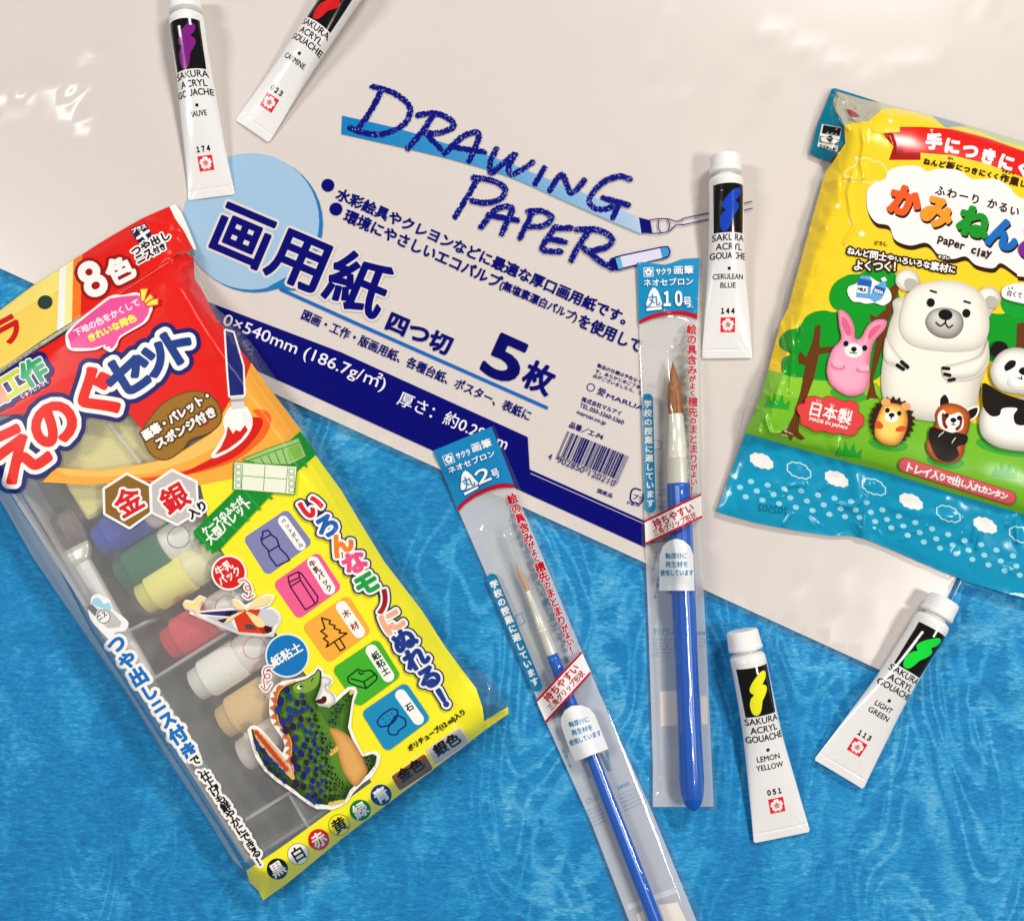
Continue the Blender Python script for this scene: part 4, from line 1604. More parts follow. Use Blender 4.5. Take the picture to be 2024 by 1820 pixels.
    hand = [(1338, 140), (1382, 152), (1440, 350), (1446, 520), (1364, 526), (1352, 380)]
    a.fill(W, hair, True, grow=10)
    a.fill(W, hand, grow=11)
    a.fill((28, 34, 110), hand)
    a.fill((205, 205, 205), [(1366, 532), (1448, 528), (1450, 600), (1374, 606)])
    a.fill((150, 150, 150), [(1366, 548), (1448, 544), (1448, 556), (1367, 562)])
    a.fill((226, 226, 226), [(1440, 610), (1474, 660), (1468, 700), (1450, 690)], True)
    a.fill((206, 30, 24), [(1452, 700), (1424, 738), (1398, 728), (1382, 752), (1352, 706), (1340, 765), (1310, 830), (1274, 876), (1350, 842), (1428, 784), (1470, 728)])
    # gold and silver hexagons
    h1 = [(752, 996), (882, 1062), (888, 1215), (768, 1302), (626, 1222), (622, 1080)]
    h2 = [(1020, 974), (1158, 1040), (1166, 1212), (1050, 1282), (906, 1212), (902, 1056)]
    for q, c in ((h1, (134, 94, 36)), (h2, (188, 184, 186))):
        a.fill(W, q, grow=15)
    for q, c in ((h1, (134, 94, 36)), (h2, (188, 184, 186))):
        a.fill(c, q)
    a.chars((206, 26, 34), "金", (760, 1152), (762, 1152), 165, -30, bold=5, outline=[(W, 14)])
    a.chars((206, 26, 34), "銀", (1034, 1132), (1036, 1132), 165, -30, bold=5, outline=[(W, 14)])
    a.chars((24, 22, 22), "入り", (1146, 1218), (1196, 1180), 66, -32, bold=3.5, outline=[(W, 13)])
    # green ribbon with two palettes
    gr = [(1145, 1330), (1390, 1090), (1780, 735), (1880, 870), (1600, 1120), (1300, 1440), (1256, 1468), (1250, 1430), (1226, 1442), (1216, 1402), (1190, 1410), (1180, 1370), (1160, 1372)]
    a.fill((18, 134, 44), gr)
    for k in range(9):
        t = k / 9
        p = np.array((1165, 1335.)) * (1 - t) + np.array((1790, 760.)) * t
        a.line((34, 152, 58), [p, p + (98, 118)], 14)
    a.text(W, "ケースのふたが", (1218, 1352), (1452, 1152), 46, bold=2.5)
    a.text(W, "大型パレット", (1252, 1412), (1500, 1176), 64, bold=2.6)
    GP, GL = (206, 220, 184), (64, 134, 50)
    a.fill((150, 192, 116), [(1442, 902), (1600, 838), (1770, 778), (1812, 884), (1720, 930), (1540, 930)], outline=[(GL, 5)])
    a.lines(GL, [[(1460, 915), (1650, 845), (1790, 800)], [(1500, 915), (1515, 935)], [(1545, 895), (1570, 935)], [(1590, 878), (1615, 930)], [(1632, 860), (1660, 925)], [(1675, 845), (1702, 925)]], 6)
    a.fill((120, 176, 70), [(1700, 842), (1775, 815), (1800, 880), (1722, 915)])
    a.fill((226, 230, 210), [(1392, 920), (1758, 948), (1744, 1108), (1386, 1078)], outline=[(GL, 6)])
    a.lines(GL, [[(1440, 930), (1432, 1080)], [(1572, 940), (1562, 1088)], [(1706, 950), (1694, 1100)], [(1440, 1000), (1700, 1020)]] +
            [[(1400, 930 + 37 * k), (1430, 932 + 37 * k), (1428, 960 + 37 * k), (1398, 958 + 37 * k), (1400, 930 + 37 * k)] for k in range(4)] +
            [[(1715, 957 + 37 * k), (1746, 959 + 37 * k), (1744, 986 + 37 * k), (1712, 984 + 37 * k), (1715, 957 + 37 * k)] for k in range(4)], 3.5)
    # five material tiles
    LN = (26, 26, 92)
    a.rrect((124, 126, 172), [(1440, 1372), (1702, 1196), (1856, 1398), (1582, 1596)], 34)
    a.line(W, [(1680, 1268), (1782, 1412)], 62)
    a.chars((26, 26, 60), "ペットボトル", (1682, 1268), (1782, 1410), 32, -32, bold=.6)
    a.lines(LN, [[(1556, 1332), (1590, 1322), (1612, 1352), (1640, 1370), (1650, 1400), (1660, 1430), (1700, 1470), (1718, 1500), (1640, 1535), (1600, 1480), (1590, 1440), (1555, 1402), (1548, 1372), (1560, 1350), (1556, 1332)], [(1552, 1378), (1600, 1352)], [(1600, 1446), (1655, 1412)]], 9)
    F('B3')
    a.rrect((228, 92, 140), [(935, 322), (1332, 42), (1542, 362), (1155, 640)], 52)
    a.line(W, [(1290, 140), (1428, 366)], 108)
    a.chars((92, 20, 34), "牛乳パック", (1284, 148), (1426, 362), 62, -32, bold=2)
    a.lines((74, 16, 62), [[(1070, 262), (1158, 220), (1172, 268), (1078, 312), (1070, 262)], [(1078, 312), (1090, 350), (1222, 552), (1308, 498), (1176, 290), (1172, 268)], [(1158, 220), (1190, 240), (1330, 440), (1326, 478), (1308, 498)], [(1090, 350), (1176, 296)]], 13)
    a.rrect((242, 166, 62), [(1190, 692), (1592, 420), (1796, 742), (1420, 1020)], 52)
    a.line(W, [(1540, 528), (1688, 744)], 106)
    a.chars((150, 62, 24), "木材", (1578, 584), (1650, 692), 74, -32, bold=2)
    a.lines((60, 26, 10), [[(1362, 622), (1440, 645), (1428, 672), (1480, 690), (1470, 712), (1526, 730), (1516, 752), (1584, 756), (1404, 876), (1422, 834), (1378, 802), (1412, 780), (1356, 738), (1392, 716), (1362, 622)], [(1478, 838), (1526, 910), (1568, 882), (1522, 806)]], 13)
    a.rrect((66, 168, 46), [(1452, 1066), (1850, 800), (2056, 1130), (1680, 1405)], 52)
    a.line(W, [(1800, 908), (1944, 1128)], 106)
    a.chars((20, 60, 26), "紙粘土", (1836, 950), (1918, 1086), 76, -32, bold=2)
    a.lines((12, 62, 26), [[(1590, 1140), (1680, 1068), (1720, 1086), (1790, 1078), (1846, 1130), (1842, 1160), (1752, 1238), (1650, 1210), (1596, 1180), (1590, 1140)], [(1620, 1152), (1730, 1180), (1836, 1108)], [(1730, 1180), (1752, 1238)], [(1688, 1092), (1700, 1112), (1730, 1106)]], 13)
    F('12')
    a.rrect((30, 134, 182), [(118, 582), (382, 402), (532, 622), (268, 820)], 34)
    a.line(W, [(354, 480), (456, 622)], 68)
    a.chars((22, 30, 60), "石", (404, 550), (405, 551), 50, -32, bold=1.5)
    a.lines((22, 30, 110), [[(212, 640), (240, 600), (300, 562), (336, 580), (310, 640), (240, 668), (212, 640)], [(330, 598), (376, 622), (380, 660), (342, 690), (330, 712), (290, 712), (278, 680), (298, 640), (330, 598)]], 9, smooth=True)
    for q in ((250, 620), (275, 600), (300, 588), (262, 642), (290, 624), (312, 604)):
        a.oval((22, 30, 110), q, 4, n=10)
    a.text((30, 26, 24), "ポリチューブ(12 ml)入り", (412, 820), (742, 596), 42, bold=1.6)
    a.rrect((128, 82, 34), [(296, 962), (494, 826), (546, 918), (346, 1048)], 14, outline=[((236, 222, 180), 5)])
    a.rrect((190, 182, 178), [(510, 802), (702, 670), (760, 760), (560, 894)], 14, outline=[((244, 236, 190), 5)])
    a.text((26, 22, 20), "金色", (360, 1000), (500, 905), 72, bold=3.5)
    a.text((26, 22, 20), "銀色", (574, 848), (716, 756), 72, bold=3.5)
    # colour names along the foot
    F('02')
    for ch, c, disc, tc_, ring in (("黒", (1645, 1510), (24, 22, 24), W, None), ("白", (1768, 1421), (244, 240, 226), (24, 22, 24), (24, 22, 24)), ("赤", (1890, 1336), (206, 30, 34), W, None), ("黄", (2012, 1250), YL, (24, 22, 24), (24, 22, 24)),
                               ("緑", (2136, 1162), (16, 122, 48), W, None), ("青", (2260, 1072), (22, 58, 122), W, None)):
        if ring:
            a.oval(ring, c, 64)
        a.oval(disc, c, 61 if ring else 63)
        a.chars(tc_, ch, c, (c[0] + 1, c[1]), 92, -32, bold=2.2)
    # blue and black line running down the clear side
    a.chars((26, 108, 186), "つや出しニス付き", (690, 178), (1120, 812), [110, 104, 110, 96, 84, 96, 108, 108], -32, bold=6, outline=[(W, 20)])
    a.chars((26, 24, 24), "で、仕上げも鮮やかにできる！", (1158, 866), (1546, 1460), 62, -32, bold=2.6, outline=[(W, 15)])
    F('B2')
    a.fill((236, 240, 240), [(790, 1800), (800, 1740), (850, 1712), (905, 1735), (960, 1770), (985, 1850), (1060, 1900), (1120, 1960), (1110, 2010), (1080, 2040), (1010, 2050), (960, 2110), (900, 2060), (800, 1950), (770, 1860)], True)
    a.fill((150, 206, 226), [(806, 1800), (830, 1745), (870, 1755), (905, 1800), (950, 1790), (968, 1850), (900, 1840)], True)
    a.fill((110, 112, 112), [(756, 1830), (800, 1800), (850, 1850), (830, 1910)])
    a.fill((186, 188, 186), [(850, 1840), (960, 1850), (1060, 1960), (1040, 2000), (940, 2010), (840, 1920)])
    a.oval((240, 240, 236), (905, 1912), 52, outline=[((24, 24, 24), 5)])
    a.text((24, 24, 24), "ニス", (872, 1945), (938, 1900), 44, bold=1.6)
    # red and blue call-outs
    F('B3')
    a.oval((206, 32, 30), (553, 228), 138, outline=[(W, 16)])
    a.text(W, "牛乳", (462, 262), (596, 180), 82, bold=2.6)
    a.text(W, "パック", (490, 345), (664, 238), 80, bold=2.6)
    a.lines((190, 30, 44), [[(650, 300), (690, 292), (732, 330), (738, 372), (710, 378), (696, 350), (724, 346), (748, 380), (730, 445)], [(682, 425), (722, 452), (766, 422)]], 9, smooth=True, outline=[(W, 15)])
    a.oval((24, 112, 178), (1062, 950), 178, outline=[((214, 228, 236), 15)])
    a.text(W, "紙粘土", (952, 1055), (1204, 905), 92, bold=3)
    a.lines((190, 30, 44), [[(935, 1048), (880, 1052), (856, 1090), (868, 1140), (900, 1150), (912, 1120), (880, 1110), (858, 1160), (868, 1236)], [(832, 1216), (878, 1256), (920, 1196)]], 9, smooth=True, outline=[(W, 15)])
    # paper aircraft
    body = [(225, 575), (330, 575), (640, 545), (700, 545), (830, 540), (930, 545), (985, 590), (1000, 640), (930, 770), (820, 772), (640, 750), (420, 660)]
    rot1 = [(165, 500), (180, 480), (240, 490), (300, 440), (340, 455), (300, 500), (280, 560), (310, 580), (270, 590), (245, 550), (175, 530)]
    bl = [(600, 470), (640, 480), (690, 530), (780, 480), (880, 428), (935, 440), (900, 500), (800, 540), (720, 560), (650, 530), (600, 505)]
    for q in (body, rot1, bl):
        a.fill(W, q, grow=16)
    a.fill((232, 230, 228), body)
    a.fill((52, 40, 110), [(240, 580), (640, 552), (600, 612), (420, 600)])
    a.fill((30, 24, 50), [(540, 560), (600, 556), (570, 605), (510, 600)])
    a.fill((190, 190, 196), [(350, 610), (560, 620), (600, 700), (640, 745), (430, 655)])
    a.fill((50, 34, 40), [(450, 640), (560, 622), (500, 668)])
    a.fill((206, 58, 30), [(640, 555), (830, 545), (800, 610), (860, 690), (850, 760), (640, 745), (600, 630)])
    a.fill((172, 38, 22), [(800, 610), (860, 690), (940, 700), (900, 755), (850, 762), (790, 680)])
    a.fill((76, 70, 76), [(690, 672), (760, 680), (800, 728), (700, 715)])
    a.fill((196, 196, 204), [(830, 545), (930, 550), (980, 600), (985, 650), (930, 700), (870, 690), (810, 610)])
    a.fill((56, 22, 26), [(860, 690), (910, 700), (930, 735), (880, 750)], True)
    CR = (240, 214, 148)
    a.fill(CR, rot1, True)
    a.fill(CR, [(585, 480), (625, 472), (690, 545), (640, 540), (600, 515)], True)
    a.fill(CR, [(700, 560), (790, 470), (890, 430), (925, 448), (880, 505), (780, 530)], True)
    a.fill(CR, [(705, 565), (820, 620), (870, 680), (840, 704), (790, 690), (735, 620)], True)
    a.fill(CR, [(690, 560), (600, 620), (520, 670), (560, 610)], True)
    # clay dinosaur
    F('B4')
    whole = [(540, 665), (520, 690), (550, 800), (600, 960), (690, 1090), (800, 1190), (960, 1300), (1040, 1360), (1150, 1440), (1210, 1470), (1310, 1470), (1350, 1480), (1430, 1450), (1500, 1400), (1560, 1310), (1650, 1220), (1750, 1150), (1810, 1040), (1832, 960), (1800, 925), (1740, 930), (1660, 955), (1620, 870),
             (1570, 760), (1530, 660), (1540, 540), (1560, 400), (1595, 300), (1580, 265), (1530, 270), (1460, 330), (1400, 390), (1370, 330), (1300, 290), (1300, 240), (1350, 200), (1340, 160), (1260, 130), (1250, 80), (1215, 60), (1180, 110), (1100, 160), (980, 190), (860, 210), (790, 260), (750, 330), (740, 420), (740, 500),
             (760, 600), (820, 690), (880, 770), (900, 860), (880, 920), (860, 960), (760, 850), (620, 690), (570, 660)]
    a.fill(W, whole, grow=22)
    a.soft((34, 62, 20), (84, 130, 42), [(535, 680), (560, 800), (620, 960), (700, 1090), (820, 1190), (970, 1290), (1050, 1360), (1160, 1430), (1300, 1450), (1400, 1440), (1500, 1390), (1540, 1300), (1600, 1240), (1720, 1140), (1800, 1040), (1815, 950), (1770, 930), (1680, 960), (1640, 930), (1560, 770), (1520, 660), (1540, 540), (1560, 400),
                           (1585, 300), (1550, 275), (1470, 340), (1390, 420), (1330, 460), (1220, 440), (1190, 380), (1230, 290), (1255, 180), (1250, 90), (1215, 62), (1180, 112), (1100, 165), (980, 200), (870, 240), (810, 320), (790, 450), (820, 620), (900, 720), (950, 820), (945, 960), (975, 1100), (960, 1180), (900, 1150), (720, 960), (600, 740), (560, 680)], 90, 5, (-20, -16), False)
    a.fill((64, 112, 40), [(1220, 445), (1330, 465), (1400, 430), (1470, 345), (1440, 500), (1440, 640), (1350, 660), (1290, 600), (1250, 520)], True)
    a.fill((120, 160, 60), [(1100, 175), (1180, 125), (1215, 80), (1235, 120), (1210, 230), (1120, 300), (1000, 310), (960, 260), (1000, 210)], True)
    a.soft((170, 118, 58), (212, 162, 94), [(1335, 668), (1420, 680), (1510, 730), (1580, 810), (1640, 910), (1690, 1010), (1720, 1090), (1690, 1170), (1600, 1260), (1520, 1190), (1460, 1080), (1420, 940), (1390, 820), (1350, 740)], 60, 5, (-10, -10))
    # back plates
    ORG = (200, 104, 48)
    for q in ([(870, 240), (820, 230), (790, 262), (800, 300)], [(820, 290), (760, 300), (780, 350), (800, 380)], [(800, 350), (735, 362), (770, 415), (792, 440)], [(790, 420), (725, 460), (770, 500), (795, 520)], [(795, 500), (730, 560), (790, 580), (812, 600)], [(810, 580), (765, 635), (830, 640), (850, 680)],
              [(850, 665), (830, 690), (880, 720), (920, 730)], [(890, 710), (855, 770), (910, 780), (940, 800)], [(920, 780), (880, 850), (930, 850), (950, 880)], [(945, 860), (885, 920), (930, 940), (950, 960)], [(945, 940), (890, 1010), (930, 1020), (965, 1080)]):
        a.fill(ORG, q, grow=3)
    a.line((222, 150, 96), [(985, 195), (880, 240), (815, 310), (795, 450), (820, 620), (900, 720), (945, 820), (945, 960), (970, 1100)], 14, smooth=True)
    a.fill((214, 170, 110), [(560, 690), (600, 690), (760, 850), (880, 1000), (975, 1150), (960, 1195), (900, 1140), (760, 980), (640, 860), (580, 760)], True)
    for k in range(9):
        t = k / 8
        p = np.array((590, 715.)) * (1 - t) + np.array((890, 1080.)) * t
        a.oval((188, 66, 40), p, 30 + 14 * math.sin(t * 3.1), 24, 50, n=16)
    # teeth, mouth, eye
    a.soft((170, 168, 160), (234, 232, 226), [(1255, 150), (1330, 160), (1352, 195), (1320, 235), (1295, 235), (1310, 275), (1370, 320), (1390, 400), (1330, 450), (1220, 430), (1195, 385), (1240, 290)], 40, 4, (-8, -8))
    a.fill((72, 30, 32), [(1195, 385), (1250, 365), (1262, 345), (1300, 350), (1300, 395), (1260, 420), (1200, 410)], True)
    a.fill((210, 180, 90), [(1330, 900), (1390, 860), (1420, 850), (1425, 890), (1360, 945), (1330, 940)], True)
    a.fill((214, 190, 96), [(1325, 1425), (1400, 1405), (1480, 1395), (1490, 1415), (1400, 1450), (1330, 1460)], True)
    a.fill((214, 190, 96), [(1540, 290), (1580, 280), (1590, 300), (1545, 330)], True)
    a.oval(W, (1028, 252), 30, 20, -25)
    a.oval((20, 18, 18), (1042, 244), 15, 13)
    a.line((22, 44, 20), [(1148, 190), (1168, 155)], 10)
    # scales
    rs = np.random.RandomState(4)
    body_p = np.array([(800, 330), (900, 270), (960, 320), (1080, 330), (1130, 450), (1250, 640), (1320, 800), (1400, 840), (1300, 960), (1400, 1150), (1540, 1290), (1480, 1380), (1300, 1400), (1190, 1420), (1060, 1350), (985, 1250), (985, 1100), (960, 960), (960, 830), (900, 710), (830, 600), (800, 450)], float)
    tail_p = np.array([(540, 690), (565, 780), (640, 880), (760, 1000), (900, 1160), (960, 1210), (1000, 1300), (960, 1280), (820, 1180), (700, 1080), (620, 950), (560, 800)], float)
    arm_p = np.array([(1420, 420), (1560, 300), (1520, 380), (1440, 500), (1400, 620), (1330, 600), (1340, 500)], float)
    leg_p = np.array([(1690, 970), (1790, 945), (1790, 1020), (1740, 1100), (1720, 1060)], float)
    pts = []
    for P_, n_ in ((body_p, 9000), (tail_p, 900), (arm_p, 500), (leg_p, 200)):
        lo, hi = P_.min(0), P_.max(0)
        xs = np.arange(lo[0], hi[0] + 8, 4.0); ys = np.arange(lo[1], hi[1] + 8, 4.0)
        m = sdf([P_], [], 0.0, xs, ys) < 0
        for _ in range(n_):
            p = lo + rs.rand(2) * (hi - lo)
            if not m[min(int((p[1] - lo[1]) / 4), len(ys) - 1), min(int((p[0] - lo[0]) / 4), len(xs) - 1)]:
                continue
            if P_ is body_p:
                e = np.clip((p[0] - (860 + .16 * (p[1] - 300))) / 420, 0, 1)
                r = 45 - 33 * e
            else:
                r = 30 if P_ is tail_p else 15
            if all((p[0] - q[0]) ** 2 + (p[1] - q[1]) ** 2 > (r * .87 + q[2] * .87 + 6) ** 2 for q in pts):
                pts.append((p[0], p[1], r))
    groups = {}
    for x, y, r in pts:
        c = ((44, 42, 130), (34, 32, 98), (46, 30, 66), (30, 60, 120))[rs.randint(4)] if r > 24 else ((34, 40, 62), (28, 46, 40))[rs.randint(2)]
        t = np.arange(14) / 14 * 2 * np.pi
        ang = rs.rand() * .8 + 1.0
        ex, ey = r * (.95 + .2 * rs.rand()), r * .78
        groups.setdefault(c, []).append(X(np.stack([x + ex * np.cos(t) * math.cos(ang) - ey * np.sin(t) * math.sin(ang), y + ex * np.cos(t) * math.sin(ang) + ey * np.sin(t) * math.cos(ang)], 1)))
    for c, g_ in groups.items():
        a.raw(c, g_, r=0)
    # many coloured slogan
    SL = [("い", (616, 1001), (206, 34, 52)), ("ろ", (646, 1039), (30, 92, 170)), ("ん", (674, 1074), (234, 122, 36)), ("な", (701, 1110), (226, 76, 128)), ("モ", (725, 1153), (22, 150, 62)), ("ノ", (756, 1188), (160, 22, 40)), ("に", (775, 1227), (240, 164, 130)), ("ぬ", (799, 1263), (26, 52, 132)), ("れ", (822, 1299), (26, 52, 132)), ("る", (848, 1338), (26, 52, 132)), ("！", (875, 1378), (26, 52, 132))]
    F('D')
    gl, al = [], []
    r_ = math.radians(-30)
    e = np.array([math.cos(r_), math.sin(r_)]); up = np.array([math.sin(r_), -math.cos(r_)])
    for ch, c, colr in SL:
        cs = text_curves(ch)
        q = np.concatenate(cs)
        mid = (q.min(0) + q.max(0)) / 2
        g_ = [np.array(c) + np.outer((p[:, 0] - mid[0]) * 49, e) + np.outer((p[:, 1] - mid[1]) * 47, up) for p in cs]
        gl.append((g_, colr))
        al += g_
    a.raw((30, 40, 84), al, r=10.2)
    a.raw(W, al, r=7.2)
    for g_, colr in gl:
        a.raw(colr, g_, r=2.7)


def build_paint_set():
    root = thing("paint_set_bag", P([(430, 1100)], 0)[0].tolist(), "bulky clear bag with red and yellow printing, holding paint bottles in a tray", "paint set")
    HT = .027
    g = HGrid(-190, 380, 1030, 1800, 2.0)
    dO = np.clip(-g.signed(OUT_SET, 260), 0, 300)
    dF = np.clip(g.signed(FACE_SET, 260), 0, 300)
    t = dO / (dO + dF + 1e-6)
    u = np.clip(t, 0, 1) ** .75
    g.h = .0032 + (HT - .0032) * u
    # the left fin and the header lie lower than the box
    g.h = blur(g.h, 3.0)
    inner = np.clip(-g.signed(FACE_SET, 60) / 60, 0, 1)
    g.h += .0012 * np.sqrt(np.clip(inner, 0, 1)) + .00010 * g.noise(26, 31) * inner
    out_ = 1 - np.clip(inner * 2, 0, 1)
    g.h += (.00030 * np.abs(g.noise(9, 33)) + .00012 * g.noise(5, 34)) * out_ * np.clip(dO / 20, 0, 1)
    # crushed corner by the seal, seal groove, fin folds
    F('B1')
    for pts, w, am in (([(1250, 180), (1400, 215), (1560, 250), (1620, 300)], 4, .0007), ([(1430, 430), (1500, 450)], 5, .0009), ([(1520, 505), (1620, 470), (1720, 470)], 5, .0014), ([(1590, 600), (1680, 560), (1725, 515)], 5, .0016), ([(1650, 690), (1720, 780), (1780, 800)], 4, .0007),
                       ([(1560, 330), (1640, 420)], 4, .0006), ([(-600, 1870), (0, 1500), (700, 1050), (1000, 860), (1470, 558)], 4.5, -.0013), ([(1640, 800), (1760, 900), (1860, 1060)], 5, .0006), ([(700, 500), (900, 470), (1300, 300)], 12, .0006)):
        g.crease(X(pts), w, am)
    F('01')
    for pts, w, am in (([(0, 1010), (330, 1500), (480, 1800), (600, 1990)], 5, .0010), ([(1310, 100), (1480, 380), (1770, 800), (2100, 1350)], 3.5, .0005), ([(20, 1100), (200, 1400), (420, 1750)], 5, .0009), ([(1290, 0), (1420, 200), (1600, 500)], 4, .0007)):
        g.crease(X(pts), w, am)
    F('12')
    for pts, w, am in (([(735, 340), (850, 520), (865, 690)], 4, .0009), ([(840, 340), (905, 450), (930, 540)], 4, .0011), ([(900, 380), (860, 560)], 4, .0008), ([(560, 100), (760, 420)], 4, .0006), ([(860, 610), (960, 570)], 4, .0013)):
        g.crease(X(pts), w, am)
    F('02')
    for pts, w, am in (([(800, 560), (1000, 900), (1300, 1290)], 4, .0008), ([(1250, 1240), (1400, 1490), (1500, 1590)], 5, .0012), ([(1480, 1530), (1530, 1600), (1560, 1690)], 5, .0010), ([(1380, 1450), (1470, 1550)], 4, .0012)):
        g.crease(X(pts), w, am)
    # never inside the paper pack
    q = np.stack([g.gx.ravel(), g.gy.ravel()], 1)
    g.h = np.maximum(g.h, .0032)
    g.done()
    clear = film_mat("set_bag_film", milk=.05, rough=.07, refl=1.0)
    frost = film_mat("set_window_film", milk=.17, milk_rgb=(224, 226, 228), rough=.22, refl=.8)
    a = Art(rough=.3, g=.6, block=4)
    a.raw(clear, [OUT_SET], g=1.0, level=0)
    a.raw(frost, [FACE_SET], g=1.0, level=3)
    fin = film_mat("set_fin_glare_film", milk=.60, milk_rgb=(236, 240, 246), rough=.12)  # milky strip: white glare along the side film put into its colour
    a.raw(fin, [np.array([(0, 948), (110, 1112), (182, 1250), (333, 1482), (433, 1634), (482, 1718), (462, 1700), (416, 1626), (330, 1494), (250, 1366), (176, 1262), (66, 1102), (0, 986)], float)], g=1.0, level=5)
    a.clip = OUT_SET
    set_art(a)
    sk = skirt(clear, OUT_SET, g, .0003)
    sk2 = skirt(ink((250, 236, 44), .3), np.array([(1005, 1409), (958, 1442), (924, 1468), (674, 1657), (567, 1745), (520, 1778)], float), g, .0003)
    a.build("printed_bag", root, g, dz=7e-5, extra=[sk])
    return root


build_paint_set()

# ---- the tray, bottles, sponge and brush seen through the window of the bag
AXA = math.radians(32.5)
EX = np.array([math.cos(AXA), math.sin(AXA), 0])       # along a bottle, towards the upper right
EY = np.array([math.sin(AXA), -math.cos(AXA), 0])      # along the tray, towards the lower right


def at(D, z):
    return P([D], z)[0]


def box_mesh(name, c, sx, sy, z0, z1, mat, parent, bev=.0008):
    rings = []
    for z, b in ((z0, bev), (z0 + bev, 0), (z1 - bev, 0), (z1, bev)):
        loop = []
        for sxn, syn in ((1, 1), (-1, 1), (-1, -1), (1, -1)):
            for da in (0, 45, 90):
                th = math.radians(da)
                base = {(1, 1): 0, (-1, 1): 90, (-1, -1): 180, (1, -1): 270}[(sxn, syn)]
                r = .0012
                ang = math.radians(base + da)
                loop.append(np.array([c[0], c[1], z]) + EX * (sxn * (sx / 2 - b - r) + r * math.cos(ang)) + EY * -(syn * (sy / 2 - b - r) + r * math.sin(ang)))
        rings.append(np.array(loop))
    return loft(name, rings, mat, parent, flat=True)


ux, uy = .112, .242
ctr = at((488, 1702), .0225) + EX * (ux / 2) - EY * (uy / 2)
CASE_FLOOR = surface_mat("shaded_tray_floor_plastic", (104, 104, 102), rough=.5, var=.05, bscale=60)  # dark grey carries the shade inside the case as painted colour
CASE_WALL = film_mat("tray_wall_plastic", milk=.45, milk_rgb=(226, 226, 222), rough=.25)
case = thing("palette_case", (ctr[0], ctr[1], 0), "grey translucent plastic palette case with compartments inside the paint set bag", "palette case")
box_mesh("case_floor", ctr, ux, uy, .0015, .0030, CASE_FLOOR, case)
for nm, off, sx, sy in (("side_wall", EX * -(ux / 2), .0012, uy), ("side_wall", EX * (ux / 2), .0012, uy), ("end_wall", EY * (uy / 2), ux, .0012), ("end_wall", EY * -(uy / 2), ux, .0012)):
    box_mesh(nm, ctr + off, sx, sy, .0032, .0225, CASE_WALL, case, .0003)
WALLV = film_mat("tray_divider_plastic", milk=.55, milk_rgb=(236, 236, 232), rough=.25)


def bar(nm, d0, d1, w, z0, z1, m, par):
    a, b = at(d0, z1), at(d1, z1)
    ev = (b - a); L = np.linalg.norm(ev); ev /= L
    sd = np.array([-ev[1], ev[0], 0])
    rings = []
    for t in (0, 1):
        c = a + ev * L * t
        rings.append(np.array([c + sd * w / 2, c - sd * w / 2, [*(c - sd * w / 2)[:2], z0], [*(c + sd * w / 2)[:2], z0]]))
    return loft(nm, rings, m, par, flat=True)


F('02')
for p, q in (((700, 130), (870, 45)), ((890, 395), (1340, 115)), ((1455, 1220), (1730, 1050))):
    p, q = X([p, q])
    bar("divider", p, q, .0016, .0032, .0235, WALLV, case)
p, q = X([(1718, 1075), (1835, 1275)])
bar("divider", p, q, .0014, .0032, .0235, WALLV, case)
F('B2')
p, q = X([(950, 230), (1225, 575)])
bar("lid_hinge", p, q, .0016, .0215, .0240, WALLV, case)
p = X([(1555, 1090)])[0]
F('B3')
q = X([(900, 900)])[0]
bar("lid_hinge", p, q, .0016, .0215, .0240, WALLV, case)
F('02')
p, q = X([(-30, -881), (600, 112), (1472, 1450)])[[0, 2]]
bar("case_rim", p, q, .0020, .0180, .0230, WALLV, case)

# sponge
SPG = surface_mat("yellow_sponge", (226, 216, 142), rough=.95, spec=.1, bump=1.0, bscale=1200, var=.12)
F('B2')
SX, SY = .060, .076
c = at(X([(755, 1070)])[0], .0205) + EX * (SX / 2) - EY * (SY / 2)
sp = box_mesh("sponge", c, SX, SY, .0035, .0205, SPG, None, .0015)
tag(sp, "pale yellow sponge block under the paint set's orange sweep", "sponge")

# bottles
BODY = surface_mat("bottle_body_plastic", (226, 224, 218), rough=.4, sss=.1)


def lathe(name, c, prof, mat, parent, n=64, ribs=0, rib=0):
    t = np.arange(n) / n * 2 * np.pi
    rings = []
    for x, r, k in prof:
        q = r + (rib * np.cos(ribs * t) if k else 0 * t)
        rings.append(c + EX * x + np.outer(q * np.cos(t), EY) + np.outer(q * np.sin(t), [0, 0, 1.0]))
    return loft(name, rings, mat, parent)


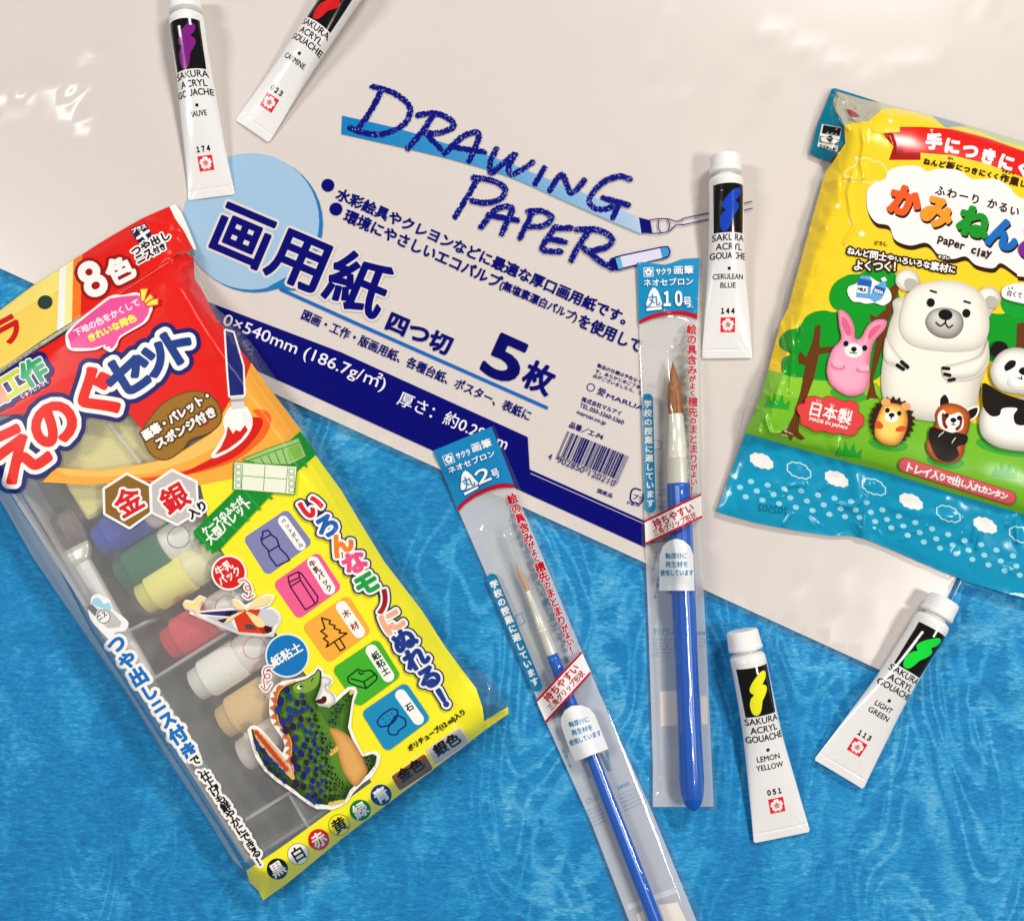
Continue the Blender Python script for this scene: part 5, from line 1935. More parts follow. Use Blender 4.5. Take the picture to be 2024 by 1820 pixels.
def bottle(D, rgb, label, R=.0106, cap=.0225, body=None, length=.062, ring_c=None, step=True):
    z = .0032 + R
    c = at(D, z)
    r = thing("paint_bottle", (c[0], c[1], 0), label, "paint bottle", "small paint bottles in the paint set")
    m = surface_mat("bottle_cap", rgb, rough=.42, spec=.4)
    tipL = .0065
    lathe("cap", c, [(0, R * .1, 0), (0, R * .74, 0), (.0006, R * .82, 0), (tipL - .0008, R * .85, 0), (tipL, R * .92, 0), (tipL + .0006, R * .99, 0), (tipL + .0012, R, 1), (tipL + cap - .001, R, 1), (tipL + cap, R * .96, 0), (tipL + cap, R * .5, 0)], m, r, n=288, ribs=48, rib=R * .022)
    bm_ = body or BODY
    bd_ = lathe("bottle_body", c, [(tipL + cap - .001, R * .9, 0), (tipL + cap + .0008, R * .97, 0), (tipL + cap + .002, R * 1.0, 0), (length, R * 1.0, 0), (length, R * .2, 0)], bm_, r)
    if ring_c:
        # oval mark printed on the body
        x0 = tipL + cap + .0105
        pts, nn = [], 60
        for k in range(nn):
            th = k / nn * 2 * np.pi
            pts.append((x0 + .0062 * math.cos(th), .0062 * math.sin(th)))
        rr = []
        for w in (0, .0006):
            row = []
            for (x, y) in pts:
                f_ = 1 - w / .0062
                xx, yy = x0 + (x - x0) * f_, y * f_
                an = yy / R
                row.append(c + EX * xx + EY * (math.sin(an) * (R + .00006)) + np.array([0, 0, math.cos(an) * (R + .00006)]))
            rr.append(np.array(row))
        loft("oval_print", rr, ink(ring_c, .4), bd_, cap0=False, cap1=False)
    return r


F('B2')
PB = X([(872, 1262), (1062, 1562)])
PALE = surface_mat("pale_cream_cap", (244, 228, 160), rough=.4)
bottle(PB[0], (48, 66, 178), "paint bottle with a blue cap next to the gold hexagon badge", ring_c=None)
bottle(PB[1], (26, 104, 74), "paint bottle with a green ribbed cap behind the window of the paint set", ring_c=(90, 140, 110))
F('01')
bottle(X([(850, 1735)])[0], (246, 224, 132), "paint bottle with a cream yellow cap between the green and red ones", body=surface_mat("yellow_paint_body", (248, 236, 176), rough=.4))
F('02')
Q = X([(1000, 185), (1162, 425), (1325, 645), (1445, 840)])
bottle(Q[0], (206, 66, 78), "paint bottle with a red cap under the printed paper aircraft", ring_c=(206, 120, 130))
bottle(Q[1], (240, 228, 220), "paint bottle with a white cap and a pink oval mark", ring_c=(216, 120, 130))
bottle(Q[2], (214, 182, 128), "paint bottle with a tan gold cap below the white one", body=surface_mat("gold_paint_body", (226, 206, 190), rough=.4))
bottle(Q[3], (214, 206, 196), "paint bottle with a silvery pale cap, left of the printed dinosaur", body=surface_mat("silver_paint_body", (222, 216, 210), rough=.4))
bottle(Q[3] + np.array([44, 72]), (40, 38, 40), "paint bottle with a black cap behind the printed dinosaur's foot")

# flat brush in the long compartment
F('B2')
b0, b1, b2_, b3 = X([(480, 1040), (660, 1318), (700, 1402), (1330, 2480)])
zb = .0135
A0, A1, A2, A3 = at(b0, zb), at(b1, zb), at(b2_, zb), at(b3, zb)
fb = thing("flat_brush", ((A0 + A3) / 2 * np.array([1, 1, 0])).tolist(), "flat brush with grey bristles and white handle in the paint set's side compartment", "flat brush")
ev, L = axis_frame(A1, A0)


def flat_rings(A, B, prof):
    e, L = axis_frame(A, B)
    return [circle(A + e * L * f, e, w, h, n=40, pw=3.5) for f, w, h in prof]


loft("bristles", flat_rings(A1, A0, [(0, .0088, .0026), (.3, .0098, .0028), (.8, .0104, .0022), (.97, .0098, .0010), (1, .0088, .0004)]), bristle_mat("grey_hair", (72, 64, 64), (124, 112, 110), ev), fb)
loft("ferrule", flat_rings(A1, A2, [(-.15, .0086, .0030), (.5, .0082, .0032), (1.0, .0062, .0036), (1.5, .0048, .0038)]), surface_mat("tin_ferrule", (226, 222, 212), rough=.3, metal=.3), fb)
loft("handle", flat_rings(A2, A3, [(0, .0046, .0036), (.1, .0042, .0036), (.5, .0034, .0034), (.98, .0028, .0028), (1, .0010, .0010)]), surface_mat("white_handle", (228, 226, 224), rough=.35), fb)


# ================================================================== bag of paper clay
OUT_CLAY = None


def clay_art(a):
    W, DK = (240, 238, 232), (52, 26, 16)
    YL, GRN, TEALC = (252, 202, 44), (112, 180, 42), (20, 146, 186)
    F('20')
    yel = [(960, 742), (1010, 728), (1100, 720), (1180, 650), (1260, 640), (1350, 660), (1480, 690), (1560, 758), (1640, 750), (1760, 780), (1900, 840), (2024, 870), (2500, 1010), (2500, 3000), (600, 3000), (510, 2189), (580, 1918), (630, 1818), (660, 1700), (750, 1370), (830, 1080), (850, 1020), (900, 950), (966, 850)]
    a.fill(YL, yel)
    # ground, trees
    F('21')
    TR = (22, 146, 40)
    a.fill(TR, [(840, 20), (900, 30), (960, 10), (1060, -20), (1180, -60), (1250, -80), (1290, 120), (1200, 360), (1120, 440), (900, 440), (700, 420), (600, 400), (585, 340), (600, 300), (640, 280), (580, 240), (575, 190), (620, 140), (690, 120), (730, 60), (780, 30)], True)
    F('20')
    a.fill(TR, [(870, 1760), (900, 1680), (980, 1630), (1060, 1620), (1120, 1570), (1200, 1570), (1260, 1620), (1275, 1700), (1290, 1780), (1300, 1900), (1250, 2000), (1000, 1860), (900, 1830)], True)
    F('21')
    a.fill(TR, [(1780, 60), (1900, 40), (2024, 20), (2400, 40), (2400, 300), (2000, 330), (1800, 300)], True)
    a.fill((24, 152, 48), [(1900, -60), (2100, -90), (2400, -60), (2400, 100), (1960, 60)], True)
    a.fill(GRN, [(510, 372), (600, 400), (700, 425), (900, 440), (1150, 450), (1240, 560), (1400, 640), (1700, 680), (2050, 760), (2500, 850), (2500, 1400), (2024, 1232), (1600, 1108), (1200, 980), (800, 878), (372, 748), (440, 590), (480, 480)])
    a.fill((130, 192, 50), [(520, 380), (700, 430), (1000, 448), (1150, 470), (1100, 560), (800, 540), (560, 520)], True)
    BR = (98, 56, 24)
    a.fill(BR, [(790, 110), (820, 105), (812, 240), (900, 232), (905, 262), (810, 282), (780, 420), (730, 560), (690, 660), (690, 740), (728, 780), (700, 790), (660, 765), (640, 795), (620, 755), (555, 752), (620, 720), (660, 640), (700, 500), (730, 345), (690, 335), (685, 290), (700, 262), (735, 300), (770, 210)])
    a.fill(BR, [(1195, 20), (1260, 0), (1220, 90), (1200, 200), (1160, 330), (1130, 430), (1150, 520), (1170, 545), (1120, 540), (1085, 555), (1110, 470), (1130, 300), (1160, 150), (1120, 90), (1110, 40), (1150, 60)])
    a.fill(BR, [(1985, 100), (2060, 80), (2060, 320), (1975, 320)])
    a.fill(BR, [(1238, -120), (1290, -150), (1260, 0), (1200, 60), (1215, -40)])
    for b, s in (((480, 590), 1), ((900, 880), 1.05), ((1830, 1000), 1.0)):
        b = np.array(b, float)
        a.fill((40, 160, 50), [b, b + np.array((30, -62)) * s, b + np.array((48, -20)) * s, b + np.array((62, -84)) * s, b + np.array((84, -24)) * s, b + np.array((112, -72)) * s, b + np.array((124, -10)) * s, b + np.array((158, -38)) * s, b + np.array((150, 18)) * s])
    # blue foot of the bag
    a.fill(TEALC, [(372, 748), (800, 872), (1200, 976), (1600, 1102), (2024, 1228), (2500, 1380), (2500, 1900), (2024, 1722), (1900, 1690), (1700, 1630), (1500, 1550), (1250, 1440), (1100, 1380), (1000, 1356), (870, 1354), (700, 1330), (440, 1280), (202, 1214)])

    def cloud(c, w, fill_):
        c = np.array(c, float)
        e, n_ = np.array((.966, .26)), np.array((-.26, .966))
        pts = [c + e * w * x + n_ * w * y for x, y in ((-.5, .02), (-.44, -.2), (-.2, -.27), (.08, -.28), (.33, -.16), (.5, .02), (.44, .22), (.2, .27), (-.08, .28), (-.33, .2))]
        lob = []
        m = len(pts)
        for k in range(m):
            p, q = pts[k], pts[(k + 1) % m]
            mid = (p + q) / 2
            o = mid - c
            lob += [p, mid + o * .16]
        if fill_:
            a.fill(W, lob, True)
        else:
            a.line((190, 226, 236), lob, 7, smooth=True, closed=True)

    for c, fl in (((470, 912), 1), ((692, 968), 0), ((915, 1018), 1), ((1136, 1065), 0), ((1357, 1152), 1), ((1578, 1225), 0), ((1796, 1292), 1), ((2010, 1350), 0)):
        cloud(c, 140, fl)
    dots = [(276, 1102), (341, 1068), (406, 1034), (308, 1003), (375, 1125), (441, 1090), (505, 1055), (474, 1145), (540, 1110), (605, 1078), (573, 1165), (640, 1130), (703, 1090), (672, 1186), (738, 1150), (804, 1114), (771, 1206), (838, 1172), (902, 1133), (871, 1228), (937, 1194), (1000, 1152), (964, 1242), (1027, 1202), (1092, 1158),
            (1050, 1247), (1117, 1216), (1186, 1202), (1143, 1271), (1213, 1259), (1283, 1240), (1238, 1308), (1310, 1298), (1381, 1277), (1335, 1352), (1407, 1336), (1480, 1314), (1431, 1392), (1505, 1374), (1576, 1348), (1527, 1429), (1601, 1409), (1674, 1384), (1623, 1462), (1696, 1440), (1771, 1408), (1719, 1495), (1790, 1470), (1862, 1440), (1814, 1528), (1888, 1505), (1960, 1475), (1910, 1562), (1981, 1535), (2000, 1588), (2060, 1555), (2090, 1610), (2160, 1580), (2200, 1650)]
    for d in dots:
        a.oval((150, 210, 228), d, 19, 15, 12, n=20)
    a.text((20, 112, 140), "202502", (445, 1208), (622, 1232), 44, flip=True)
    # ---- top ribbon
    F('20')
    a.fill((158, 22, 16), [(1184, 790), (1290, 782), (1412, 905), (1412, 948), (1225, 948), (1252, 868)])
    a.fill((212, 30, 28), [(1288, 752), (1420, 752), (1600, 765), (1800, 815), (2024, 895), (2400, 1060), (2400, 1210), (2024, 1052), (1800, 968), (1600, 920), (1420, 905), (1310, 905)])
    a.chars(W, "手につきにくい", (1492, 838), (2130, 1040), 98, [5, 9, 12, 15, 17, 19, 22], bold=6, bend=-.02)
    a.text(W, "て", (1468, 785), (1486, 786), 18, bold=1)
    a.chars(DK, "ねんど板につきにくく作業しやすい", (1450, 958), (2150, 1130), [40, 40, 40, 52, 42, 40, 42, 42, 36, 36, 54, 54, 40, 40, 40, 40], 14, bold=2.4, bend=-.02)
    a.text(DK, "ばん", (1576, 942), (1606, 948), 16, bold=.8)
    a.text(DK, "さぎょう", (1895, 1018), (1965, 1038), 16, bold=.8)
    # little clouds and stars
    a.line((246, 230, 150), [(962, 1030), (985, 1000), (1020, 985), (1045, 945), (1100, 938), (1140, 960), (1165, 955), (1200, 990), (1215, 1040), (1190, 1080), (1150, 1075), (1110, 1085), (1060, 1072), (1010, 1078), (1000, 1050), (968, 1045)], 7, smooth=True, closed=True)

    def star(c, r, col=(248, 236, 190)):
        a.fill(col, [(c[0] + (r if k % 2 == 0 else r * .48) * math.sin(k * math.pi / 5), c[1] - (r if k % 2 == 0 else r * .48) * math.cos(k * math.pi / 5)) for k in range(10)])

    star((1234, 718), 18); star((919, 1222), 21); star((1064, 1385), 25); star((1032, 938), 15)
    # ---- white clay cloud with the name
    cl = [(1092, 1190), (1100, 1120), (1150, 1080), (1200, 1060), (1225, 1010), (1300, 985), (1400, 985), (1450, 1015), (1520, 1000), (1640, 1010), (1720, 1062), (1850, 1060), (1930, 1100), (1990, 1165), (2100, 1200), (2400, 1300), (2400, 1640), (2024, 1640), (1980, 1620), (1890, 1560), (1840, 1590), (1740, 1570), (1680, 1520), (1600, 1535), (1520, 1510), (1450, 1440), (1350, 1455), (1260, 1420), (1225, 1340), (1150, 1320), (1105, 1260)]
    a.fill(DK, np.array(cl) + (6, 26), True)
    clay_w = surface_mat("printed_clay_white", (236, 232, 226), rough=.35, bump=.8, bscale=260, var=.02)
    a.fill(clay_w, cl, True)
    a.chars(DK, "ふわーり", (1530, 1130), (1738, 1180), 62, 12, bold=2.2)
    a.chars(DK, "かるい", (1838, 1208), (1970, 1250), 62, 14, bold=2.2)
    NM = [("か", (1322, 1192), (224, 88, 36)), ("み", (1512, 1258), (240, 146, 44)), ("ね", (1732, 1318), (28, 142, 44)), ("ん", (1905, 1388), (30, 104, 184)), ("ど", (2090, 1450), (120, 40, 140))]
    gs = []
    for k, (ch, c, colr) in enumerate(NM):
        cs = text_curves(ch)
        q = np.concatenate(cs)
        mid = (q.min(0) + q.max(0)) / 2
        r_ = math.radians(17)
        e = np.array([math.cos(r_), math.sin(r_)]); up = np.array([math.sin(r_), -math.cos(r_)])
        C0 = X([c])[0]
        gs.append(([C0 + (np.outer((p[:, 0] - mid[0]) * 190, e) + np.outer((p[:, 1] - mid[1]) * 190, up)) * K() for p in cs], colr))
    a.raw(DK, [p + (1.6, 5.0) for g_, c in gs for p in g_], r=4.2)
    for g_, c in gs:
        a.raw(c, g_, r=4.4)
    a.chars(DK, "paper", (1530, 1424), (1660, 1462), 68, 14, bold=2.2)
    a.chars(DK, "clay", (1728, 1486), (1816, 1512), 68, 14, bold=2.2)
    # ---- lines under the cloud
    for s, p, q, sz in (("ねんど同士やいろいろな素材に", (1000, 1487), (1600, 1596), [46, 44, 44, 54, 52, 44, 42, 44, 42, 44, 44, 54, 54, 46]), ("よくつく！", (1044, 1572), (1276, 1580), 66)):
        a.chars(W, s, p, q, sz, 9 if len(s) > 6 else 3, bold=1.9, outline=[(DK, 10)])
    a.text(DK, "どうし", (1140, 1450), (1212, 1458), 24, bold=1)
    a.text(W, "そざい", (1515, 1528), (1580, 1542), 20, bold=1, outline=[(DK, 6)])
    # milk and soda
    a.fill(W, [(980, 1740), (985, 1700), (1030, 1680), (1060, 1640), (1110, 1640), (1150, 1665), (1200, 1690), (1235, 1735), (1235, 1780), (1190, 1810), (1140, 1795), (1090, 1800), (1050, 1790), (1010, 1785)], True)
    BLU, LBL = (34, 92, 168), (96, 160, 216)
    a.fill(LBL, [(1036, 1672), (1060, 1632), (1108, 1640), (1124, 1662), (1112, 1770), (1030, 1762)])
    a.fill(BLU, [(1036, 1690), (1048, 1650), (1110, 1660), (1124, 1670), (1120, 1700)])
    a.fill(W, [(1034, 1690), (1100, 1698), (1096, 1740), (1032, 1732)])
    a.text(DK, "MILK", (1040, 1722), (1090, 1730), 20, bold=1)
    a.fill(W, [(1176, 1650), (1200, 1640), (1214, 1662), (1190, 1676)])
    a.fill(LBL, [(1178, 1672), (1206, 1662), (1210, 1706), (1180, 1772), (1140, 1790), (1110, 1766), (1140, 1700)])
    a.fill(BLU, [(1146, 1690), (1204, 1712), (1190, 1752), (1126, 1728)])
    a.text(W, "SODA", (1136, 1728), (1186, 1744), 18, bold=1)
    # ---- polar bear
    BW, BS, BD = (232, 228, 216), (206, 202, 190), (176, 174, 168)
    F('21')
    a.soft((184, 180, 170), BW, [(1250, 40), (1300, -60), (1820, -60), (1800, 120), (1818, 300), (1770, 450), (1740, 600), (1700, 660), (1500, 680), (1300, 640), (1200, 560), (1178, 440), (1190, 300), (1215, 150)], 110, 12, (-14, -18))
    F('20')
    for c in ((1335, 1660), (1815, 1765)):
        a.soft((178, 174, 164), BW, [(c[0] + 72 * math.cos(k * .45), c[1] + 66 * math.sin(k * .45)) for k in range(14)], 36, 5, (-8, -8))
        a.oval(BD, (c[0] + 20, c[1] + 25), 42, 34, 35)
    a.soft((196, 192, 182), (236, 232, 222), [(1310, 1790), (1380, 1700), (1500, 1665), (1640, 1670), (1760, 1730), (1810, 1830), (1810, 1990), (1700, 2080), (1400, 2060), (1290, 1960)], 80, 12, (-12, -14))
    F('21')
    a.soft((118, 116, 112), (204, 202, 196), [(1440, 80), (1480, 20), (1560, 4), (1640, 30), (1668, 90), (1650, 150), (1600, 185), (1520, 180), (1460, 140)], 60, 6, (-4, -26))
    a.oval((24, 22, 22), (1560, 46), 42, 32, 8)
    a.oval((24, 22, 22), (1684, 37), 24, 26)
    a.lines((30, 26, 26), [[(1562, 70), (1558, 92), (1530, 112), (1504, 92)], [(1558, 92), (1578, 122), (1602, 108)]], 9, smooth=True)
    F('20')
    a.oval((24, 22, 22), (1473, 1793), 24, 26)
    a.lines((40, 36, 34), [[(1473, 1722), (1505, 1732)], [(1672, 1785), (1706, 1795)]], 12)
    F('21')
    a.fill(BS, [(1215, 210), (1250, 250), (1300, 320), (1345, 350), (1330, 376), (1262, 362), (1205, 320)], True)
    a.soft((186, 182, 172), (238, 234, 224), [(1205, 180), (1245, 235), (1300, 305), (1342, 345), (1320, 366), (1262, 350), (1195, 305)], 36, 5, (0, -8))
    a.fill(BS, [(1810, 215), (1760, 300), (1640, 340), (1545, 365), (1550, 420), (1620, 440), (1740, 420), (1815, 330)], True)
    a.soft((186, 182, 172), (238, 234, 224), [(1812, 200), (1765, 285), (1640, 330), (1540, 358), (1556, 408), (1620, 426), (1740, 405), (1808, 315)], 40, 5, (0, -8))
    for p, q, w in (((1275, 345), (1310, 368), 22), ((1300, 326), (1336, 356), 22), ((1546, 362), (1580, 366), 20), ((1556, 398), (1586, 404), 20), ((1582, 434), (1612, 428), 20)):
        a.line((22, 20, 20), [p, q], w)
    # ---- rabbit
    PK, PD = (242, 158, 184), (222, 120, 152)
    a.oval((60, 160, 46), (985, 520), 110, 38, 10)
    a.soft((204, 108, 142), (246, 164, 190), [(925, 25), (955, 22), (995, 60), (1020, 120), (1025, 185), (1060, 180), (1100, 110), (1150, 75), (1210, 80), (1200, 130), (1140, 200), (1120, 260), (1110, 340), (1108, 440), (1070, 510), (980, 526), (890, 470), (858, 400), (862, 330), (890, 250), (940, 190), (930, 110)], 46, 7, (-8, -8))
    a.fill((214, 96, 132), [(948, 60), (975, 75), (1000, 130), (1000, 165), (975, 165), (950, 110)], True)
    a.fill((214, 96, 132), [(1100, 170), (1120, 130), (1160, 105), (1180, 110), (1150, 150), (1110, 192)], True)
    a.oval((238, 232, 228), (1014, 258), 54, 42, 8)
    a.oval((24, 20, 20), (1017, 250), 17, 15)
    a.oval((24, 20, 20), (970, 217), 15, 17); a.oval((24, 20, 20), (1081, 243), 15, 17)
    a.lines((24, 20, 20), [[(1017, 262), (1012, 272), (992, 268)], [(1012, 272), (1035, 274)]], 5, smooth=True)
    a.fill(PD, [(885, 330), (920, 320), (960, 345), (958, 370), (920, 374), (885, 360)], True)
    a.fill(PD, [(1030, 365), (1060, 350), (1100, 355), (1106, 385), (1060, 390), (1032, 382)], True)
    a.fill((246, 170, 194), [(890, 322), (925, 312), (955, 340), (940, 360), (900, 350)], True)
    a.fill((246, 170, 194), [(1040, 358), (1070, 342), (1104, 348), (1100, 374), (1060, 378)], True)
    # ---- made in japan badge
    bd = [(680, 610), (690, 580), (725, 570), (735, 540), (790, 530), (830, 545), (870, 530), (920, 545), (960, 560), (1000, 555), (1040, 580), (1040, 620), (1072, 650), (1070, 700), (1040, 720), (1030, 750), (980, 760), (930, 745), (890, 750), (840, 735), (790, 735), (740, 710), (705, 690), (700, 650)]
    a.fill((214, 66, 66), bd, True, outline=[((150, 34, 30), 4)])
    a.text(W, "日本製", (752, 640), (994, 700), 84, bold=1.8)
    a.text(W, "MADE IN JAPAN", (750, 676), (972, 732), 26, bold=.9)
    for s, x, y in (("に", 808, 562), ("ほん", 888, 586), ("せい", 976, 612)):
        a.text((240, 190, 180), s, (x - 14, y), (x + 16, y + 6), 16, bold=.6)
    # ---- hedgehog
    a.oval((60, 160, 46), (1220, 812), 118, 42, 8)
    sp = []
    for k in range(46):
        th = k / 46 * 2 * math.pi
        r = 1.0 if k % 2 else .84
        sp.append((1242 + 142 * r * math.cos(th), 676 + 150 * r * math.sin(th)))
    a.fill((52, 30, 22), sp)
    a.soft((186, 118, 40), (248, 206, 106), [(1195, 575), (1250, 570), (1310, 590), (1335, 650), (1330, 720), (1300, 790), (1260, 820), (1190, 810), (1145, 770), (1140, 710), (1160, 640)], 50, 6, (-6, -10))
    for c in ((1206, 564), (1324, 590)):
        a.oval((226, 160, 104), c, 28, 24)
    a.oval((238, 234, 226), (1240, 652), 40, 32, 5)
    a.oval((30, 20, 18), (1241, 640), 18, 13); a.oval((24, 20, 20), (1216, 612), 13, 14); a.oval((24, 20, 20), (1286, 630), 13, 14)
    a.line((24, 20, 20), [(1240, 652), (1238, 664)], 5)
    a.fill((204, 84, 32), [(1140, 690), (1165, 676), (1190, 700), (1180, 722), (1150, 715)], True)
    a.fill((204, 84, 32), [(1265, 720), (1300, 704), (1330, 712), (1316, 732), (1275, 738)], True)
    # ---- red panda
    a.oval((60, 160, 46), (1560, 915), 112, 40, 8)
    RP, BK = (192, 92, 38), (30, 22, 20)
    for q in ([(1530, 545), (1560, 520), (1580, 570), (1535, 600)], [(1690, 620), (1748, 596), (1740, 640), (1700, 665)]):
        a.fill(W, q, True, grow=10)
        a.fill(BK, q, True)
    a.soft((128, 54, 20), (208, 106, 48), [(1445, 830), (1465, 760), (1500, 690), (1500, 630), (1530, 585), (1590, 570), (1660, 590), (1705, 640), (1700, 720), (1680, 780), (1670, 860), (1640, 910), (1570, 926), (1490, 905)], 50, 6, (-8, -10))
    a.fill(BK, [(1480, 710), (1560, 735), (1640, 745), (1690, 765), (1680, 810), (1630, 830), (1640, 880), (1590, 916), (1520, 900), (1480, 840), (1460, 760)], True)
    a.fill((240, 234, 226), [(1515, 640), (1545, 610), (1580, 640), (1640, 625), (1665, 660), (1660, 720), (1600, 745), (1540, 720), (1518, 690)], True)
    a.fill((120, 40, 24), [(1540, 630), (1575, 655), (1570, 720), (1545, 700)], True)
    a.fill((120, 40, 24), [(1635, 650), (1660, 655), (1650, 715), (1620, 730)], True)
    a.oval((240, 236, 230), (1603, 682), 42, 34, 5)
    a.oval((24, 20, 20), (1607, 670), 18, 14); a.oval((24, 20, 20), (1568, 642), 12, 13); a.oval((24, 20, 20), (1640, 658), 12, 13)
    a.lines((24, 20, 20), [[(1607, 684), (1606, 696)], [(1594, 694), (1606, 698), (1620, 696)]], 4)
    for p in ((1520, 768), (1530, 758), (1542, 750), (1598, 806), (1604, 794), (1612, 786)):
        a.line(W, [p, (p[0] + 8, p[1] - 12)], 4)
    # ---- panda at the edge
    a.oval((60, 160, 46), (1960, 830), 220, 54, 8)
    a.oval(BK, (1880, 252), 52, 50)
    a.soft((166, 164, 156), (242, 240, 234), [(1826, 400), (1850, 310), (1920, 250), (2024, 245), (2200, 300), (2230, 460), (2150, 520), (1900, 500)], 70, 6, (-8, -12))
    a.soft((160, 158, 150), (240, 238, 232), [(1760, 690), (1790, 580), (1900, 540), (2200, 560), (2240, 760), (2100, 850), (1900, 840), (1790, 780)], 80, 6, (-8, -14))
    a.fill(BK, [(1790, 450), (1900, 510), (2050, 555), (2230, 560), (2230, 640), (2060, 660), (2024, 700), (1975, 690), (1965, 640), (1985, 600), (1900, 600), (1880, 640), (1830, 645), (1785, 590), (1778, 510)], True)
    a.fill(BK, [(1910, 350), (1940, 318), (1975, 320), (1972, 350), (1940, 372), (1916, 378)], True)
    a.fill((214, 212, 204), [(1930, 430), (1990, 395), (2080, 410), (2080, 470), (1990, 490), (1940, 470)], True)
    a.fill((240, 238, 232), [(1940, 420), (1995, 390), (2080, 400), (2070, 455), (1990, 470), (1950, 455)], True)
    a.oval((20, 18, 18), (2030, 380), 34, 24)
    a.line((20, 18, 18), [(2010, 410), (2014, 428), (1990, 420)], 6)
    # ---- speech cloud and tray caption
    F('20')
    a.fill(W, [(1895, 1720), (1930, 1690), (2024, 1680), (2300, 1700), (2300, 1860), (2024, 1800), (1940, 1780), (1900, 1760)], True)
    a.text(DK, "白くて", (1925, 1752), (2010, 1768), 34, bold=1)
    a.text(DK, "しろ", (1932, 1712), (1960, 1716), 15, bold=.5)
    F('21')
    a.line((150, 40, 40), [(1325, 938), (1935, 1130)], 88)
    a.line((214, 92, 96), [(1325, 938), (1935, 1130)], 80)
    a.chars(W, "トレイ入りで出し入れカンタン", (1345, 950), (1908, 1118), [60, 60, 60, 52, 46, 44, 54, 42, 52, 46, 46, 44, 44, 46], 17, bold=3)
    for s, x, y in (("い", 1515, 970), ("だ", 1634, 1004), ("い", 1718, 1030)):
        a.text(W, s, (x - 9, y + 8), (x + 9, y + 12), 14, bold=.5)


